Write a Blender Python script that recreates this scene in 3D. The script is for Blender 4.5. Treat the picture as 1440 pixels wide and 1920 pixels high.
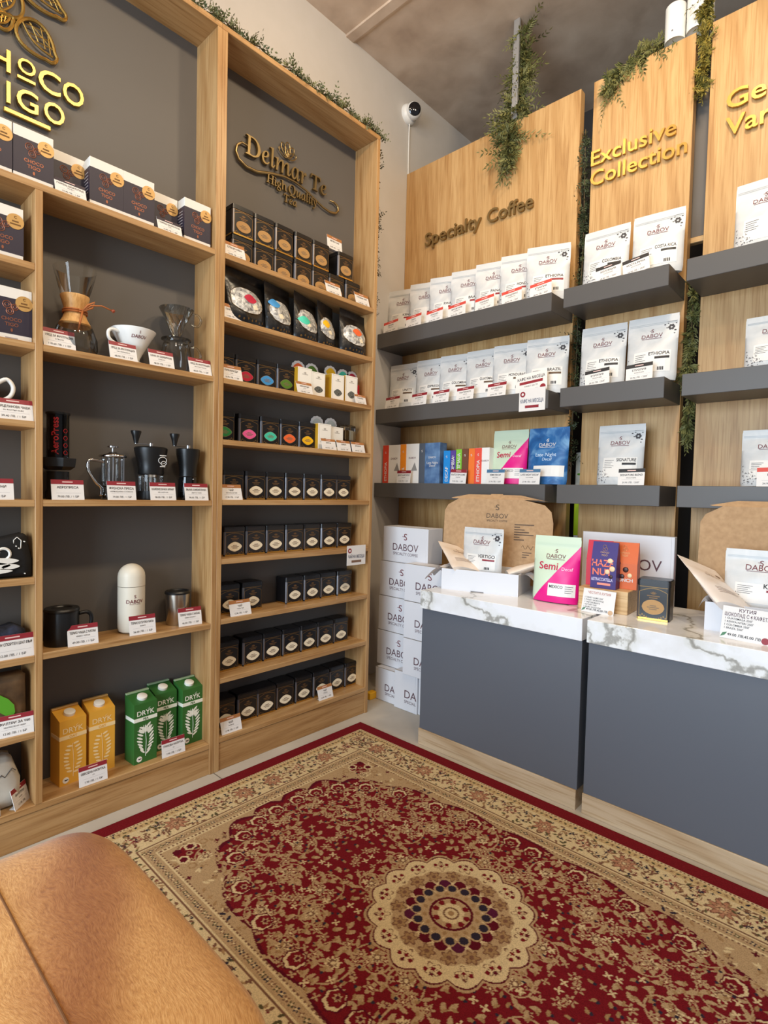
import bpy, bmesh, math, random
import numpy as np
from mathutils import Vector, Matrix
PI = math.pi
S = bpy.context.scene
COL = S.collection
for o in list(bpy.data.objects):
    bpy.data.objects.remove(o)

# ------------------------------------------------------------------ camera
cam_d = bpy.data.cameras.new('camera')
cam = bpy.data.objects.new('camera', cam_d)
COL.objects.link(cam)
right = Vector((0.73316368, 0.67963231, 0.02389436))
up = Vector((-0.04291634, 0.01117346, 0.99901619))
fwd = Vector((-0.67869669, 0.73346785, -0.0373593))
cam.matrix_world = Matrix(((right.x, up.x, -fwd.x, 1.8019), (right.y, up.y, -fwd.y, -2.4794),
                           (right.z, up.z, -fwd.z, 1.06), (0, 0, 0, 1)))
cam_d.sensor_fit = 'VERTICAL'
cam_d.sensor_height = 24.0
cam_d.lens = 1027.16 / 1920 * 24.0
cam_d.clip_start = 0.02
S.camera = cam

# ------------------------------------------------------------------ light
S.view_settings.view_transform = 'Standard'
S.view_settings.look = 'None'
S.view_settings.gamma = 1.0
S.view_settings.use_curve_mapping = False
S.view_settings.exposure = -0.50
W = bpy.data.worlds.new('world')
S.world = W
W.use_nodes = True
W.node_tree.nodes['Background'].inputs[0].default_value = (0.92, 0.93, 1.0, 1)
W.node_tree.nodes['Background'].inputs[1].default_value = 0.46


def area(name, loc, target, sx, sy, power, col, spread=PI):
    d = bpy.data.lights.new(name, 'AREA')
    d.shape = 'RECTANGLE'
    d.size, d.size_y = sx, sy
    d.energy = power
    d.color = col
    d.spread = spread
    o = bpy.data.objects.new(name, d)
    COL.objects.link(o)
    o.location = loc
    o.rotation_euler = (Vector(target) - Vector(loc)).to_track_quat('-Z', 'Y').to_euler()
    return o


WARM = (1.0, 0.79, 0.54)
for i, yy in enumerate((-0.75, -1.55, -2.35)):
    area('ceiling_spot_light', (1.44, yy, 3.10), (0.2, yy + 0.15, 1.3), 0.16, 0.16, 18, WARM)
area('ceiling_spot_light', (0.35, -1.35, 3.36), (0.45, 0.0, 2.2), 0.16, 0.16, 6.5, WARM)
area('ceiling_spot_light', (1.75, -1.45, 3.36), (1.5, 0.0, 2.2), 0.16, 0.16, 6.5, WARM)
area('shop_window_light', (1.35, -5.3, 1.45), (0.75, -0.6, 0.75), 2.4, 2.2, 290, (0.70, 0.85, 1.0))


# ------------------------------------------------------------------ materials
def lin(c):
    return tuple(((v / 255) / 12.92 if v / 255 <= 0.04045 else ((v / 255 + 0.055) / 1.055) ** 2.4) for v in c)


MATS = {}


def mat(name, rgb, rough=0.5, metal=0.0, spec=0.5, trans=0.0, ior=1.45, coat=0.0):
    if name in MATS:
        return MATS[name]
    m = bpy.data.materials.new(name)
    m.use_nodes = True
    b = m.node_tree.nodes['Principled BSDF']
    b.inputs['Base Color'].default_value = (*lin(rgb), 1)
    b.inputs['Roughness'].default_value = rough
    b.inputs['Metallic'].default_value = metal
    b.inputs['Specular IOR Level'].default_value = spec
    b.inputs['Transmission Weight'].default_value = trans
    b.inputs['IOR'].default_value = ior
    b.inputs['Coat Weight'].default_value = coat
    MATS[name] = m
    return m


def nodes(m):
    nt = m.node_tree
    return nt, nt.nodes, nt.links, nt.nodes['Principled BSDF']


def ramp(N, stops):
    r = N.new('ShaderNodeValToRGB')
    e = r.color_ramp.elements
    while len(e) < len(stops):
        e.new(0.5)
    for k, (p, c) in enumerate(stops):
        e[k].position = p
        e[k].color = (*lin(c), 1)
    return r


def coords(N, L, scale, rot=(0, 0, 0), kind='Object'):
    t = N.new('ShaderNodeTexCoord')
    mp = N.new('ShaderNodeMapping')
    mp.inputs['Scale'].default_value = scale
    mp.inputs['Rotation'].default_value = rot
    L.new(t.outputs[kind], mp.inputs['Vector'])
    return mp


def bump(N, L, b, src, strength, dist=0.002):
    bn = N.new('ShaderNodeBump')
    bn.inputs['Strength'].default_value = strength
    bn.inputs['Distance'].default_value = dist
    L.new(src, bn.inputs['Height'])
    L.new(bn.outputs[0], b.inputs['Normal'])


def noisy(name, stops, scale, rough=0.6, detail=6, bstr=0.15, dist=0.002, nscale=(1, 1, 1), metal=0.0, distortion=0.0, spec=0.5):
    if name in MATS:
        return MATS[name]
    m = mat(name, (128, 128, 128), rough, metal, spec)
    nt, N, L, b = nodes(m)
    mp = coords(N, L, nscale)
    n = N.new('ShaderNodeTexNoise')
    n.inputs['Scale'].default_value = scale
    n.inputs['Detail'].default_value = detail
    n.inputs['Distortion'].default_value = distortion
    L.new(mp.outputs[0], n.inputs['Vector'])
    r = ramp(N, stops)
    L.new(n.outputs['Fac'], r.inputs[0])
    L.new(r.outputs[0], b.inputs['Base Color'])
    if bstr:
        bump(N, L, b, n.outputs['Fac'], bstr, dist)
    return m


def wood(name, axis, dark, mid, light, rough=0.42):
    """oak laminate, grain running along one axis"""
    m = mat(name, mid, rough)
    nt, N, L, b = nodes(m)
    sc = [26.0, 26.0, 26.0]
    sc[axis] = 1.6
    mp = coords(N, L, sc)
    n = N.new('ShaderNodeTexNoise')
    n.inputs['Scale'].default_value = 1.0
    n.inputs['Detail'].default_value = 8
    n.inputs['Roughness'].default_value = 0.62
    n.inputs['Distortion'].default_value = 1.1
    L.new(mp.outputs[0], n.inputs['Vector'])
    r = ramp(N, [(0.28, dark), (0.46, mid), (0.70, light)])
    L.new(n.outputs['Fac'], r.inputs[0])
    sc2 = [150.0, 150.0, 150.0]
    sc2[axis] = 5.0
    mp2 = coords(N, L, sc2)
    n2 = N.new('ShaderNodeTexNoise')
    n2.inputs['Scale'].default_value = 1.0
    n2.inputs['Detail'].default_value = 3
    L.new(mp2.outputs[0], n2.inputs['Vector'])
    r2 = ramp(N, [(0.36, (226, 214, 198)), (0.50, (255, 255, 255))])
    L.new(n2.outputs['Fac'], r2.inputs[0])
    mx = N.new('ShaderNodeMixRGB')
    mx.blend_type = 'MULTIPLY'
    mx.inputs[0].default_value = 0.75
    L.new(r.outputs[0], mx.inputs[1])
    L.new(r2.outputs[0], mx.inputs[2])
    sc3 = [5.0, 5.0, 5.0]
    sc3[axis] = 0.55
    mp3 = coords(N, L, sc3)
    n3 = N.new('ShaderNodeTexWave')
    n3.wave_type = 'BANDS'
    n3.bands_direction = 'DIAGONAL'
    n3.inputs['Scale'].default_value = 1.2
    n3.inputs['Distortion'].default_value = 9.0
    n3.inputs['Detail'].default_value = 2.0
    n3.inputs['Detail Scale'].default_value = 0.7
    L.new(mp3.outputs[0], n3.inputs['Vector'])
    r3 = ramp(N, [(0.0, (226, 212, 192)), (0.35, (255, 255, 255))])
    L.new(n3.outputs['Fac'], r3.inputs[0])
    mx2 = N.new('ShaderNodeMixRGB')
    mx2.blend_type = 'MULTIPLY'
    mx2.inputs[0].default_value = 0.55
    L.new(mx.outputs[0], mx2.inputs[1])
    L.new(r3.outputs[0], mx2.inputs[2])
    L.new(mx2.outputs[0], b.inputs['Base Color'])
    bump(N, L, b, n2.outputs['Fac'], 0.06, 0.001)
    return m


OAK_D, OAK_M, OAK_L = (158, 118, 74), (178, 138, 90), (192, 154, 106)
woodZ = wood('oak laminate upright', 2, OAK_D, OAK_M, OAK_L)
woodY = wood('oak laminate shelf', 1, OAK_D, OAK_M, OAK_L)
woodX = wood('oak laminate plinth', 0, (176, 152, 120), (194, 170, 138), (206, 184, 154))
panelZ = wood('oak panel', 2, (178, 138, 88), (192, 152, 100), (204, 166, 114))
beech = wood('pale beech block', 0, (190, 150, 100), (214, 178, 128), (228, 196, 148))
grey_lam = mat('dark grey laminate', (86, 83, 81), 0.42)
grey_back = mat('charcoal grey back panel', (94, 89, 84), 0.55)
wall_paint = noisy('pale grey wall paint', [(0.3, (200, 195, 188)), (0.7, (203, 198, 192))], 12, 0.8, 3, 0.0)
dark_wall = mat('dark grey wall paint', (62, 60, 60), 0.8)
concrete = noisy('raw concrete ceiling', [(0.30, (176, 154, 134)), (0.50, (198, 177, 156)), (0.70, (212, 193, 173))], 5.0, 0.85, 10, 0.3, 0.01, distortion=0.25)
floor_m = noisy('beige stone floor', [(0.3, (170, 160, 145)), (0.55, (186, 177, 163)), (0.75, (198, 190, 176))], 3.0, 0.45, 9, 0.04)
GOLD = mat('polished gold', (196, 160, 88), 0.36, 1.0)
GOLD2 = mat('brass trim', (160, 138, 96), 0.36, 1.0)
bronze = mat('dull bronze ink', (126, 96, 56), 0.4, 0.7)
black_tin = mat('black lacquered tin', (22, 21, 23), 0.30, 0.0, 0.6)
black_pl = mat('black plastic', (18, 18, 19), 0.35)
chrome = mat('chrome', (215, 215, 215), 0.12, 1.0)
white_card = mat('white card', (226, 222, 218), 0.6)
ink = mat('dark ink', (48, 44, 46), 0.6)
greyink = mat('grey ink', (120, 116, 116), 0.6)
maroon = mat('maroon ink', (112, 48, 54), 0.6)
redhead = mat('dark red header', (140, 36, 46), 0.5)
brownhead = mat('brown header', (170, 112, 62), 0.5)
navyhead = mat('navy header', (52, 42, 52), 0.5)
orangered = mat('orange red header', (206, 74, 62), 0.5)
blackhead = mat('black header', (42, 40, 42), 0.5)
bluehead = mat('steel blue header', (70, 112, 146), 0.5)
kraft = noisy('kraft cardboard', [(0.3, (170, 136, 100)), (0.7, (186, 152, 114))], 60, 0.8, 3, 0.05)
white_box = mat('white carton', (218, 218, 222), 0.55)


def glass_mat(name, rgb=(255, 255, 255), rough=0.0):
    """thin clear glass: mostly see-through with a sharp reflection"""
    if name in MATS:
        return MATS[name]
    m = mat(name, rgb, 0.02)
    nt, N, L, b = nodes(m)
    out = [n for n in N if n.type == 'OUTPUT_MATERIAL'][0]
    tr = N.new('ShaderNodeBsdfTransparent')
    tr.inputs[0].default_value = (*lin(rgb), 1)
    gl = N.new('ShaderNodeBsdfGlossy')
    gl.inputs['Roughness'].default_value = 0.04 + rough
    fr = N.new('ShaderNodeFresnel')
    fr.inputs['IOR'].default_value = 1.5
    ad = N.new('ShaderNodeMath')
    ad.operation = 'MULTIPLY_ADD'
    ad.inputs[1].default_value = 0.9
    ad.inputs[2].default_value = 0.0
    L.new(fr.outputs[0], ad.inputs[0])
    mx = N.new('ShaderNodeMixShader')
    L.new(ad.outputs[0], mx.inputs[0])
    L.new(tr.outputs[0], mx.inputs[1])
    L.new(gl.outputs[0], mx.inputs[2])
    L.new(mx.outputs[0], out.inputs[0])
    return m


glass = glass_mat('clear glass', (250, 251, 250))
smoke = glass_mat('smoked plastic', (150, 142, 138), 0.05)


# ------------------------------------------------------------------ mesh helpers
class G:
    def __init__(s):
        s.v, s.f = [], []

    def add(s, vs, fs):
        n = len(s.v)
        s.v += [tuple(v) for v in vs]
        s.f += [tuple(i + n for i in f) for f in fs]
        return s

    def box(s, x0, x1, y0, y1, z0, z1):
        return s.add([(x0, y0, z0), (x1, y0, z0), (x1, y1, z0), (x0, y1, z0), (x0, y0, z1), (x1, y0, z1), (x1, y1, z1), (x0, y1, z1)],
                     [(0, 3, 2, 1), (4, 5, 6, 7), (0, 1, 5, 4), (1, 2, 6, 5), (2, 3, 7, 6), (3, 0, 4, 7)])

    def bbox(s, x0, x1, y0, y1, z0, z1, r=0.002, seg=2):
        bm = bmesh.new()
        vs = [bm.verts.new(p) for p in [(x0, y0, z0), (x1, y0, z0), (x1, y1, z0), (x0, y1, z0), (x0, y0, z1), (x1, y0, z1), (x1, y1, z1), (x0, y1, z1)]]
        for f in [(0, 3, 2, 1), (4, 5, 6, 7), (0, 1, 5, 4), (1, 2, 6, 5), (2, 3, 7, 6), (3, 0, 4, 7)]:
            bm.faces.new([vs[i] for i in f])
        bmesh.ops.bevel(bm, geom=bm.edges[:], offset=r, segments=seg, affect='EDGES', profile=0.5)
        bm.verts.index_update()
        s.add([v.co[:] for v in bm.verts], [[v.index for v in f.verts] for f in bm.faces])
        bm.free()
        return s

    def lathe(s, prof, cx=0, cy=0, n=28, closed=False):
        vs, fs = [], []
        for r, z in prof:
            for k in range(n):
                a = 2 * PI * k / n
                vs.append((cx + r * math.cos(a), cy + r * math.sin(a), z))
        m = len(prof)
        for i in range(m - 1):
            for k in range(n):
                fs.append((i * n + k, i * n + (k + 1) % n, (i + 1) * n + (k + 1) % n, (i + 1) * n + k))
        if prof[0][0] > 1e-6 and not closed:
            fs.append(tuple(range(n - 1, -1, -1)))
        if prof[-1][0] > 1e-6 and not closed:
            fs.append(tuple((m - 1) * n + k for k in range(n)))
        return s.add(vs, fs)

    def tube(s, pts, r, n=8, cap=True):
        pts = [Vector(p) for p in pts]
        rs = r if isinstance(r, (list, tuple)) else [r] * len(pts)
        vs, fs = [], []
        t0 = (pts[1] - pts[0]).normalized()
        ref = Vector((0, 0, 1)) if abs(t0.z) < 0.9 else Vector((1, 0, 0))
        u = t0.cross(ref).normalized()
        for i, p in enumerate(pts):
            a = pts[max(i - 1, 0)]
            b = pts[min(i + 1, len(pts) - 1)]
            t = (b - a).normalized()
            u = (u - t * u.dot(t))
            u = u.normalized() if u.length > 1e-6 else t.orthogonal().normalized()
            w = t.cross(u)
            for k in range(n):
                an = 2 * PI * k / n
                vs.append(p + (u * math.cos(an) + w * math.sin(an)) * rs[i])
        for i in range(len(pts) - 1):
            for k in range(n):
                fs.append((i * n + k, i * n + (k + 1) % n, (i + 1) * n + (k + 1) % n, (i + 1) * n + k))
        if cap:
            fs.append(tuple(range(n - 1, -1, -1)))
            fs.append(tuple((len(pts) - 1) * n + k for k in range(n)))
        return s.add(vs, fs)

    def prism(s, pts, y0, y1):
        """outline in x,z (counter-clockwise seen from -y), extruded from y0 (front) to y1"""
        n = len(pts)
        vs = [(x, y0, z) for x, z in pts] + [(x, y1, z) for x, z in pts]
        fs = [tuple(range(n)), tuple(range(2 * n - 1, n - 1, -1))]
        for k in range(n):
            fs.append((k, n + k, n + (k + 1) % n, (k + 1) % n))
        return s.add(vs, fs)

    def xf(s, fn):
        s.v = [tuple(fn(Vector(v))) for v in s.v]
        return s

    def merge(s, o):
        return s.add(o.v, o.f)

    def mesh(s, name, m=None, smooth=False, ang=None):
        me = bpy.data.meshes.new(name)
        me.from_pydata(s.v, [], s.f)
        me.update()
        if m:
            me.materials.append(m)
        if smooth:
            me.polygons.foreach_set('use_smooth', [True] * len(me.polygons))
            if ang:
                me.set_sharp_from_angle(angle=math.radians(ang))
        return me


def spline(pts, n=5):
    """rounded path through the points"""
    P = [Vector(p) for p in pts]
    out = []
    for i in range(len(P) - 1):
        a, b, c, d = P[max(i - 1, 0)], P[i], P[i + 1], P[min(i + 2, len(P) - 1)]
        for k in range(n):
            t = k / n
            out.append(0.5 * ((2 * b) + (c - a) * t + (2 * a - 5 * b + 4 * c - d) * t * t + (3 * b - a - 3 * c + d) * t ** 3))
    return out + [P[-1]]


def disc_pts(cx, cz, rx, rz=None, n=24, p=2.0):
    rz = rx if rz is None else rz
    out = []
    for k in range(n):
        a = 2 * PI * k / n
        c, q = math.cos(a), math.sin(a)
        out.append((cx + rx * math.copysign(abs(c) ** (2 / p), c), cz + rz * math.copysign(abs(q) ** (2 / p), q)))
    return out


def rect_pts(x0, x1, z0, z1):
    return [(x0, z0), (x1, z0), (x1, z1), (x0, z1)]


# ------------------------------------------------------------------ scene helpers
def thing(name, label, cat, loc=(0, 0, 0), rz=0.0, group=None, rot=None):
    o = bpy.data.objects.new(name, None)
    o.empty_display_size = 0.05
    COL.objects.link(o)
    o.location = loc
    o.rotation_euler = rot if rot else (0, 0, rz)
    o['label'] = label
    o['category'] = cat
    if group:
        o['group'] = group
    return o


MCACHE = {}


def part(name, me, parent, m=None, label=None):
    """one mesh object; the same mesh data is shared by all copies"""
    if isinstance(me, G):
        me = me.mesh(name)
    if m is not None:
        key = (me.name, m.name)
        if key not in MCACHE:
            if not me.materials:
                me.materials.append(m)
                MCACHE[key] = me
            elif me.materials[0] == m:
                MCACHE[key] = me
            else:
                c = me.copy()
                c.materials.clear()
                c.materials.append(m)
                MCACHE[key] = c
        me = MCACHE[key]
    o = bpy.data.objects.new(name, me)
    COL.objects.link(o)
    o.parent = parent
    if label:
        o['label'] = label
    return o


def structure(name, g, m):
    o = bpy.data.objects.new(name, g.mesh(name, m))
    COL.objects.link(o)
    o['kind'] = 'structure'
    return o


def solo(name, g, m, label, cat, group=None, loc=(0, 0, 0), smooth=False):
    me = g.mesh(name, m, smooth) if isinstance(g, G) else g
    o = bpy.data.objects.new(name, me)
    COL.objects.link(o)
    o.location = loc
    o['label'] = label
    o['category'] = cat
    if group:
        o['group'] = group
    return o


TXT = {}


def raw_text(s, bold=0.0, ext=0.0):
    k = (s, bold, ext)
    if k not in TXT:
        c = bpy.data.curves.new('t', 'FONT')
        c.body = s
        c.size = 1
        c.resolution_u = 3
        c.offset = bold
        c.extrude = ext
        o = bpy.data.objects.new('t', c)
        m = o.to_mesh()
        vs = [tuple(v.co) for v in m.vertices]
        fs = [tuple(p.vertices) for p in m.polygons]
        o.to_mesh_clear()
        bpy.data.objects.remove(o)
        bpy.data.curves.remove(c)
        TXT[k] = (vs, fs)
    return TXT[k]


def text(s, cx, z, width=None, height=None, align='c', bold=0.0, surf=None, y=-0.0006, depth=0.0, maxw=None):
    """flat lettering in the x,z plane facing -y; z is the baseline, height the cap height"""
    vs, fs = raw_text(s, bold, 0.5 if depth else 0.0)
    x0 = min(v[0] for v in vs)
    x1 = max(v[0] for v in vs)
    h0 = 0.72
    if height is None:
        sx = width / (x1 - x0)
        sz = sx
    else:
        sz = height / h0
        sx = width / (x1 - x0) if width else sz
        if maxw and sx * (x1 - x0) > maxw:
            sx = maxw / (x1 - x0)
    wd = sx * (x1 - x0)
    ox = cx - wd / 2 if align == 'c' else (cx if align == 'l' else cx - wd)
    g = G()
    out = []
    for v in vs:
        X = ox + (v[0] - x0) * sx
        Z = z + v[1] * sz
        Y = (surf(X, Z) if surf else 0.0) + y
        if depth:
            Y -= (v[2] + 0.5) * depth
        out.append((X, Y, Z))
    g.add(out, fs)
    return g


def patch(x0, x1, z0, z1, surf, off, nx=8, nz=8):
    g = G()
    vs, fs = [], []
    for j in range(nz + 1):
        for i in range(nx + 1):
            X = x0 + (x1 - x0) * i / nx
            Z = z0 + (z1 - z0) * j / nz
            vs.append((X, surf(X, Z) - off, Z))
    for j in range(nz):
        for i in range(nx):
            a = j * (nx + 1) + i
            fs.append((a, a + 1, a + nx + 2, a + nx + 1))
    return g.add(vs, fs)


def blob(pts, surf, off, rings=1):
    """flat outline laid on a curved front"""
    cx = sum(p[0] for p in pts) / len(pts)
    cz = sum(p[1] for p in pts) / len(pts)
    n = len(pts)
    vs, fs = [], []
    for r in range(rings):
        q = 1 - r / rings
        for x, z in pts:
            X, Z = cx + (x - cx) * q, cz + (z - cz) * q
            vs.append((X, surf(X, Z) - off, Z))
    vs.append((cx, surf(cx, cz) - off, cz))
    for r in range(rings - 1):
        for k in range(n):
            fs.append((r * n + k, r * n + (k + 1) % n, (r + 1) * n + (k + 1) % n, (r + 1) * n + k))
    o = (rings - 1) * n
    fs += [(o + k, o + (k + 1) % n, rings * n) for k in range(n)]
    return G().add(vs, fs)


FLAT = lambda x, z: 0.0

# ------------------------------------------------------------------ room
structure('floor', G().box(-0.38, 5.5, -5.6, 0.9, -0.1, 0.0), floor_m)
structure('ceiling', G().box(-0.38, 5.5, -5.6, 0.9, 3.42, 3.55), concrete)
structure('wall_left', G().box(-0.50, -0.374, -5.6, 0.9, 0.0, 3.42), wall_paint)
structure('wall_back', G().box(-0.374, 5.5, 0.86, 0.98, 0.0, 3.42), dark_wall)
# raised shuttering seam across the concrete ceiling
structure('trim_1', G().box(-0.374, 5.4, -0.505, -0.455, 3.408, 3.42).box(-0.374, 5.4, -0.452, -0.444, 3.412, 3.42), concrete)
for yj in (-0.98, -2.6):
    pass
structure('trim_2', G().box(0.0, 0.07, -1.4305, -1.4265, -0.001, 0.0006), mat('tile joint', (120, 110, 98), 0.8))

# ------------------------------------------------------------------ shelving units
TH = 0.0195
ZT = [1.9082, 1.6816, 1.4598, 1.2366, 1.0152, 0.7957, 0.5715, 0.3493, 0.1257]
ZA = [1.9076, 1.4584, 1.0124, 0.563, 0.1166]
ZL = [1.6806, 1.4581, 1.2363, 1.0118, 0.7879, 0.5596, 0.3365]
ZTOP = 2.698
BACK = -0.1457


def board(g, x0, x1, y0, y1, z0, z1):
    g.bbox(x0, x1, y0, y1, z0, z1, 0.0012, 1)
    return g


def unit(name, label, y0, y1, shelves, t0=0.0207, t1=0.0186, divider=None, sub=(), zb=0.12):
    u = thing(name, label, 'shelving unit', (0, (y0 + y1) / 2, 0))
    oy = (y0 + y1) / 2
    part('side_panel', board(G(), -0.37, 0, y0 - oy, y0 + t0 - oy, 0, ZTOP - TH), u, woodZ)
    part('side_panel', board(G(), -0.37, 0, y1 - t1 - oy, y1 - oy, 0, ZTOP - TH), u, woodZ)
    part('top_panel', board(G(), -0.37, 0, y0 - oy, y1 - oy, ZTOP - TH, ZTOP), u, woodY)
    part('back_panel', G().box(BACK - 0.012, BACK, y0 + t0 - oy, y1 - t1 - oy, 0.02, ZTOP - TH), u, grey_back)
    for z in shelves:
        part('shelf', board(G(), BACK, -0.001, y0 + t0 - oy, y1 - t1 - oy, z - TH, z), u, woodY)
    part('plinth', board(G(), -0.03, -0.004, y0 + t0 - oy, y1 - t1 - oy, 0.0, shelves[-1] - TH - 0.002), u, woodY)
    if divider:
        d0, d1 = divider
        part('divider_panel', board(G(), BACK, 0, d0 - oy, d1 - oy, shelves[-1], shelves[0] - TH), u, woodZ)
        for z in sub:
            part('shelf', board(G(), BACK, -0.001, y0 + t0 - oy, d0 - oy, z - TH, z), u, woodY)
    return u


YD0, YD1 = -2.0064, -1.9868
u = unit('shelving_unit', 'tall oak shelving unit with a centre divider, holding brewing gear and chocolate boxes', -2.5635, -1.4287, [ZA[0], ZA[4]], divider=(YD0, YD1), sub=ZL)
oyA = (-2.5635 - 1.4287) / 2
for z in ZA[1:4]:
    part('shelf', board(G(), BACK, -0.001, YD1 - oyA, -1.4287 - 0.0186 - oyA, z - TH, z), u, woodY)
unit('shelving_unit', 'tall narrow oak shelving unit with nine shelves of black tea tins', -1.4283, -0.6153, ZT)

# ------------------------------------------------------------------ coffee wall
PT = 0.043
for (x0, x1, zt, lb) in [(-0.373, 0.677, 2.928, 'wide oak panel with dark letters, standing against the grey wall'),
                         (0.737, 1.1485, 2.927, 'narrow oak panel with two lines of gold letters, between the two gaps of greenery'),
                         (1.206, 1.78, 2.934, 'oak panel with large bright gold letters at the end of the coffee wall')]:
    solo('wall_panel', board(G(), x0, x1, 0, PT, 0, zt), panelZ, lb, 'panel', 'oak panels of the coffee wall')
# grey infill and cross rail behind the second gap
solo('infill_panel', G().box(1.10, 1.25, 0.075, 0.09, 2.145, 2.86), mat('grey infill board', (104, 98, 92), 0.6), 'grey board filling the upper part of the gap beside the large gold letters', 'panel')
solo('cross_rail', G().bbox(1.10, 1.25, 0.07, 0.10, 2.120, 2.143, 0.002, 1), beech, 'pale rail across the gap under the grey infill board', 'rail')
SZ = [1.9467, 1.5237, 1.1083]
SH = 0.0808
rows = ['upper', 'middle', 'lower']
for (x0, x1, w) in [(-0.372, 0.6758, 'long', ), (0.7304, 1.1476, 'short'), (1.2083, 1.78, 'medium')]:
    where = {'long': 'on the wide panel by the grey wall', 'short': 'on the narrow middle oak panel', 'medium': 'on the last oak panel, cut by the frame'}[w]
    for z, rn in zip(SZ, rows):
        solo('floating_shelf', G().bbox(x0, x1, -0.2188, -0.0005, z - SH, z, 0.0015, 1), grey_lam, '%s dark grey floating shelf %s' % (rn, where), 'shelf', 'dark grey floating shelves')


# ------------------------------------------------------------------ marble topped counters
def marble():
    m = mat('white veined marble', (232, 232, 234), 0.12, 0.0, 0.5)
    nt, N, L, b = nodes(m)
    mp = coords(N, L, (1, 1, 1))
    n = N.new('ShaderNodeTexNoise')
    n.inputs['Scale'].default_value = 3.5
    n.inputs['Detail'].default_value = 7
    L.new(mp.outputs[0], n.inputs['Vector'])
    v = N.new('ShaderNodeVectorMath')
    v.operation = 'MULTIPLY_ADD'
    v.inputs[1].default_value = (0.55, 0.55, 0.55)
    L.new(n.outputs['Color'], v.inputs[0])
    L.new(mp.outputs[0], v.inputs[2])
    w = N.new('ShaderNodeTexWave')
    w.inputs['Scale'].default_value = 1.55
    w.inputs['Distortion'].default_value = 5.0
    w.inputs['Detail'].default_value = 5
    w.inputs['Detail Scale'].default_value = 2.2
    w.bands_direction = 'DIAGONAL'
    L.new(v.outputs[0], w.inputs['Vector'])
    r = ramp(N, [(0.0, (162, 160, 154)), (0.010, (196, 194, 188)), (0.035, (230, 230, 228)), (0.3, (238, 238, 240))])
    L.new(w.outputs['Fac'], r.inputs[0])
    n2 = N.new('ShaderNodeTexNoise')
    n2.inputs['Scale'].default_value = 7
    n2.inputs['Detail'].default_value = 5
    L.new(mp.outputs[0], n2.inputs['Vector'])
    r2 = ramp(N, [(0.33, (226, 222, 214)), (0.48, (255, 255, 255))])
    L.new(n2.outputs['Fac'], r2.inputs[0])
    mx = N.new('ShaderNodeMixRGB')
    mx.blend_type = 'MULTIPLY'
    mx.inputs[0].default_value = 0.45
    L.new(r.outputs[0], mx.inputs[1])
    L.new(r2.outputs[0], mx.inputs[2])
    L.new(mx.outputs[0], b.inputs['Base Color'])
    return m


marble_m = marble()
KZ, KT = 0.6534, 0.0755
counter_m = mat('slate grey counter laminate', (92, 96, 104), 0.35)
for (x0, x1, lb) in [(0.376, 1.066, 'dark grey counter with marble top beside the stacked white cartons'),
                     (1.082, 1.95, 'dark grey counter with marble top carrying the black and gold tea tin')]:
    k = thing('counter', lb, 'counter', ((x0 + x1) / 2, -0.46, 0), group='marble topped counters')
    h = (x1 - x0) / 2
    part('worktop', G().bbox(-h, h, -0.242, 0.23, KZ - KT, KZ, 0.0015, 1), k, marble_m)
    part('body', G().bbox(-h + 0.004, h - 0.002, -0.2316, 0.225, 0.068, KZ - KT, 0.001, 1), k, counter_m)
    part('plinth', G().bbox(-h + 0.002, h - 0.004, -0.2357, 0.22, 0.0, 0.068, 0.001, 1), k, woodX)

# ------------------------------------------------------------------ signs
ROT_L = PI / 2


def sign_parts(root, items, m):
    for nm, g in items:
        part(nm, g, root, m)


t = thing('wall_sign', 'gold raised letters and cocoa bean emblem on the grey back of the divided shelving unit', 'sign', (BACK + 0.001, -1.99, 2.2), ROT_L)
DP = 0.012
y0 = -1.99


def letter(s, cx, z, h, w=None):
    return text(s, cx - y0, z - 2.2, height=h, width=w, bold=0.008, y=-0.004, depth=DP)


g = G()
for s, cx, h, zz in [('C', -2.135, .068, 2.246), ('H', -2.061, .064, 2.249), ('O', -1.994, .044, 2.268), ('C', -1.934, .066, 2.247), ('O', -1.868, .066, 2.246)]:
    g.merge(letter(s, cx, zz, h, .060 if h > .05 and s != 'H' else None))
g.box(-2.018 - y0, -1.972 - y0, -0.016, -0.004, 2.248 - 2.2, 2.256 - 2.2)
part('word', g, t, GOLD)
g = G()
for s, cx in [('T', -2.092), ('I', -2.040), ('G', -1.992), ('O', -1.921)]:
    g.merge(letter(s, cx, 2.163, .062, .056 if s in 'GO' else None))
part('word', g, t, GOLD)
part('underline_bar', G().bbox(-2.052 - y0, -1.930 - y0, -0.016, -0.004, 2.135 - 2.2, 2.149 - 2.2, 0.002, 1), t, GOLD)


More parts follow.
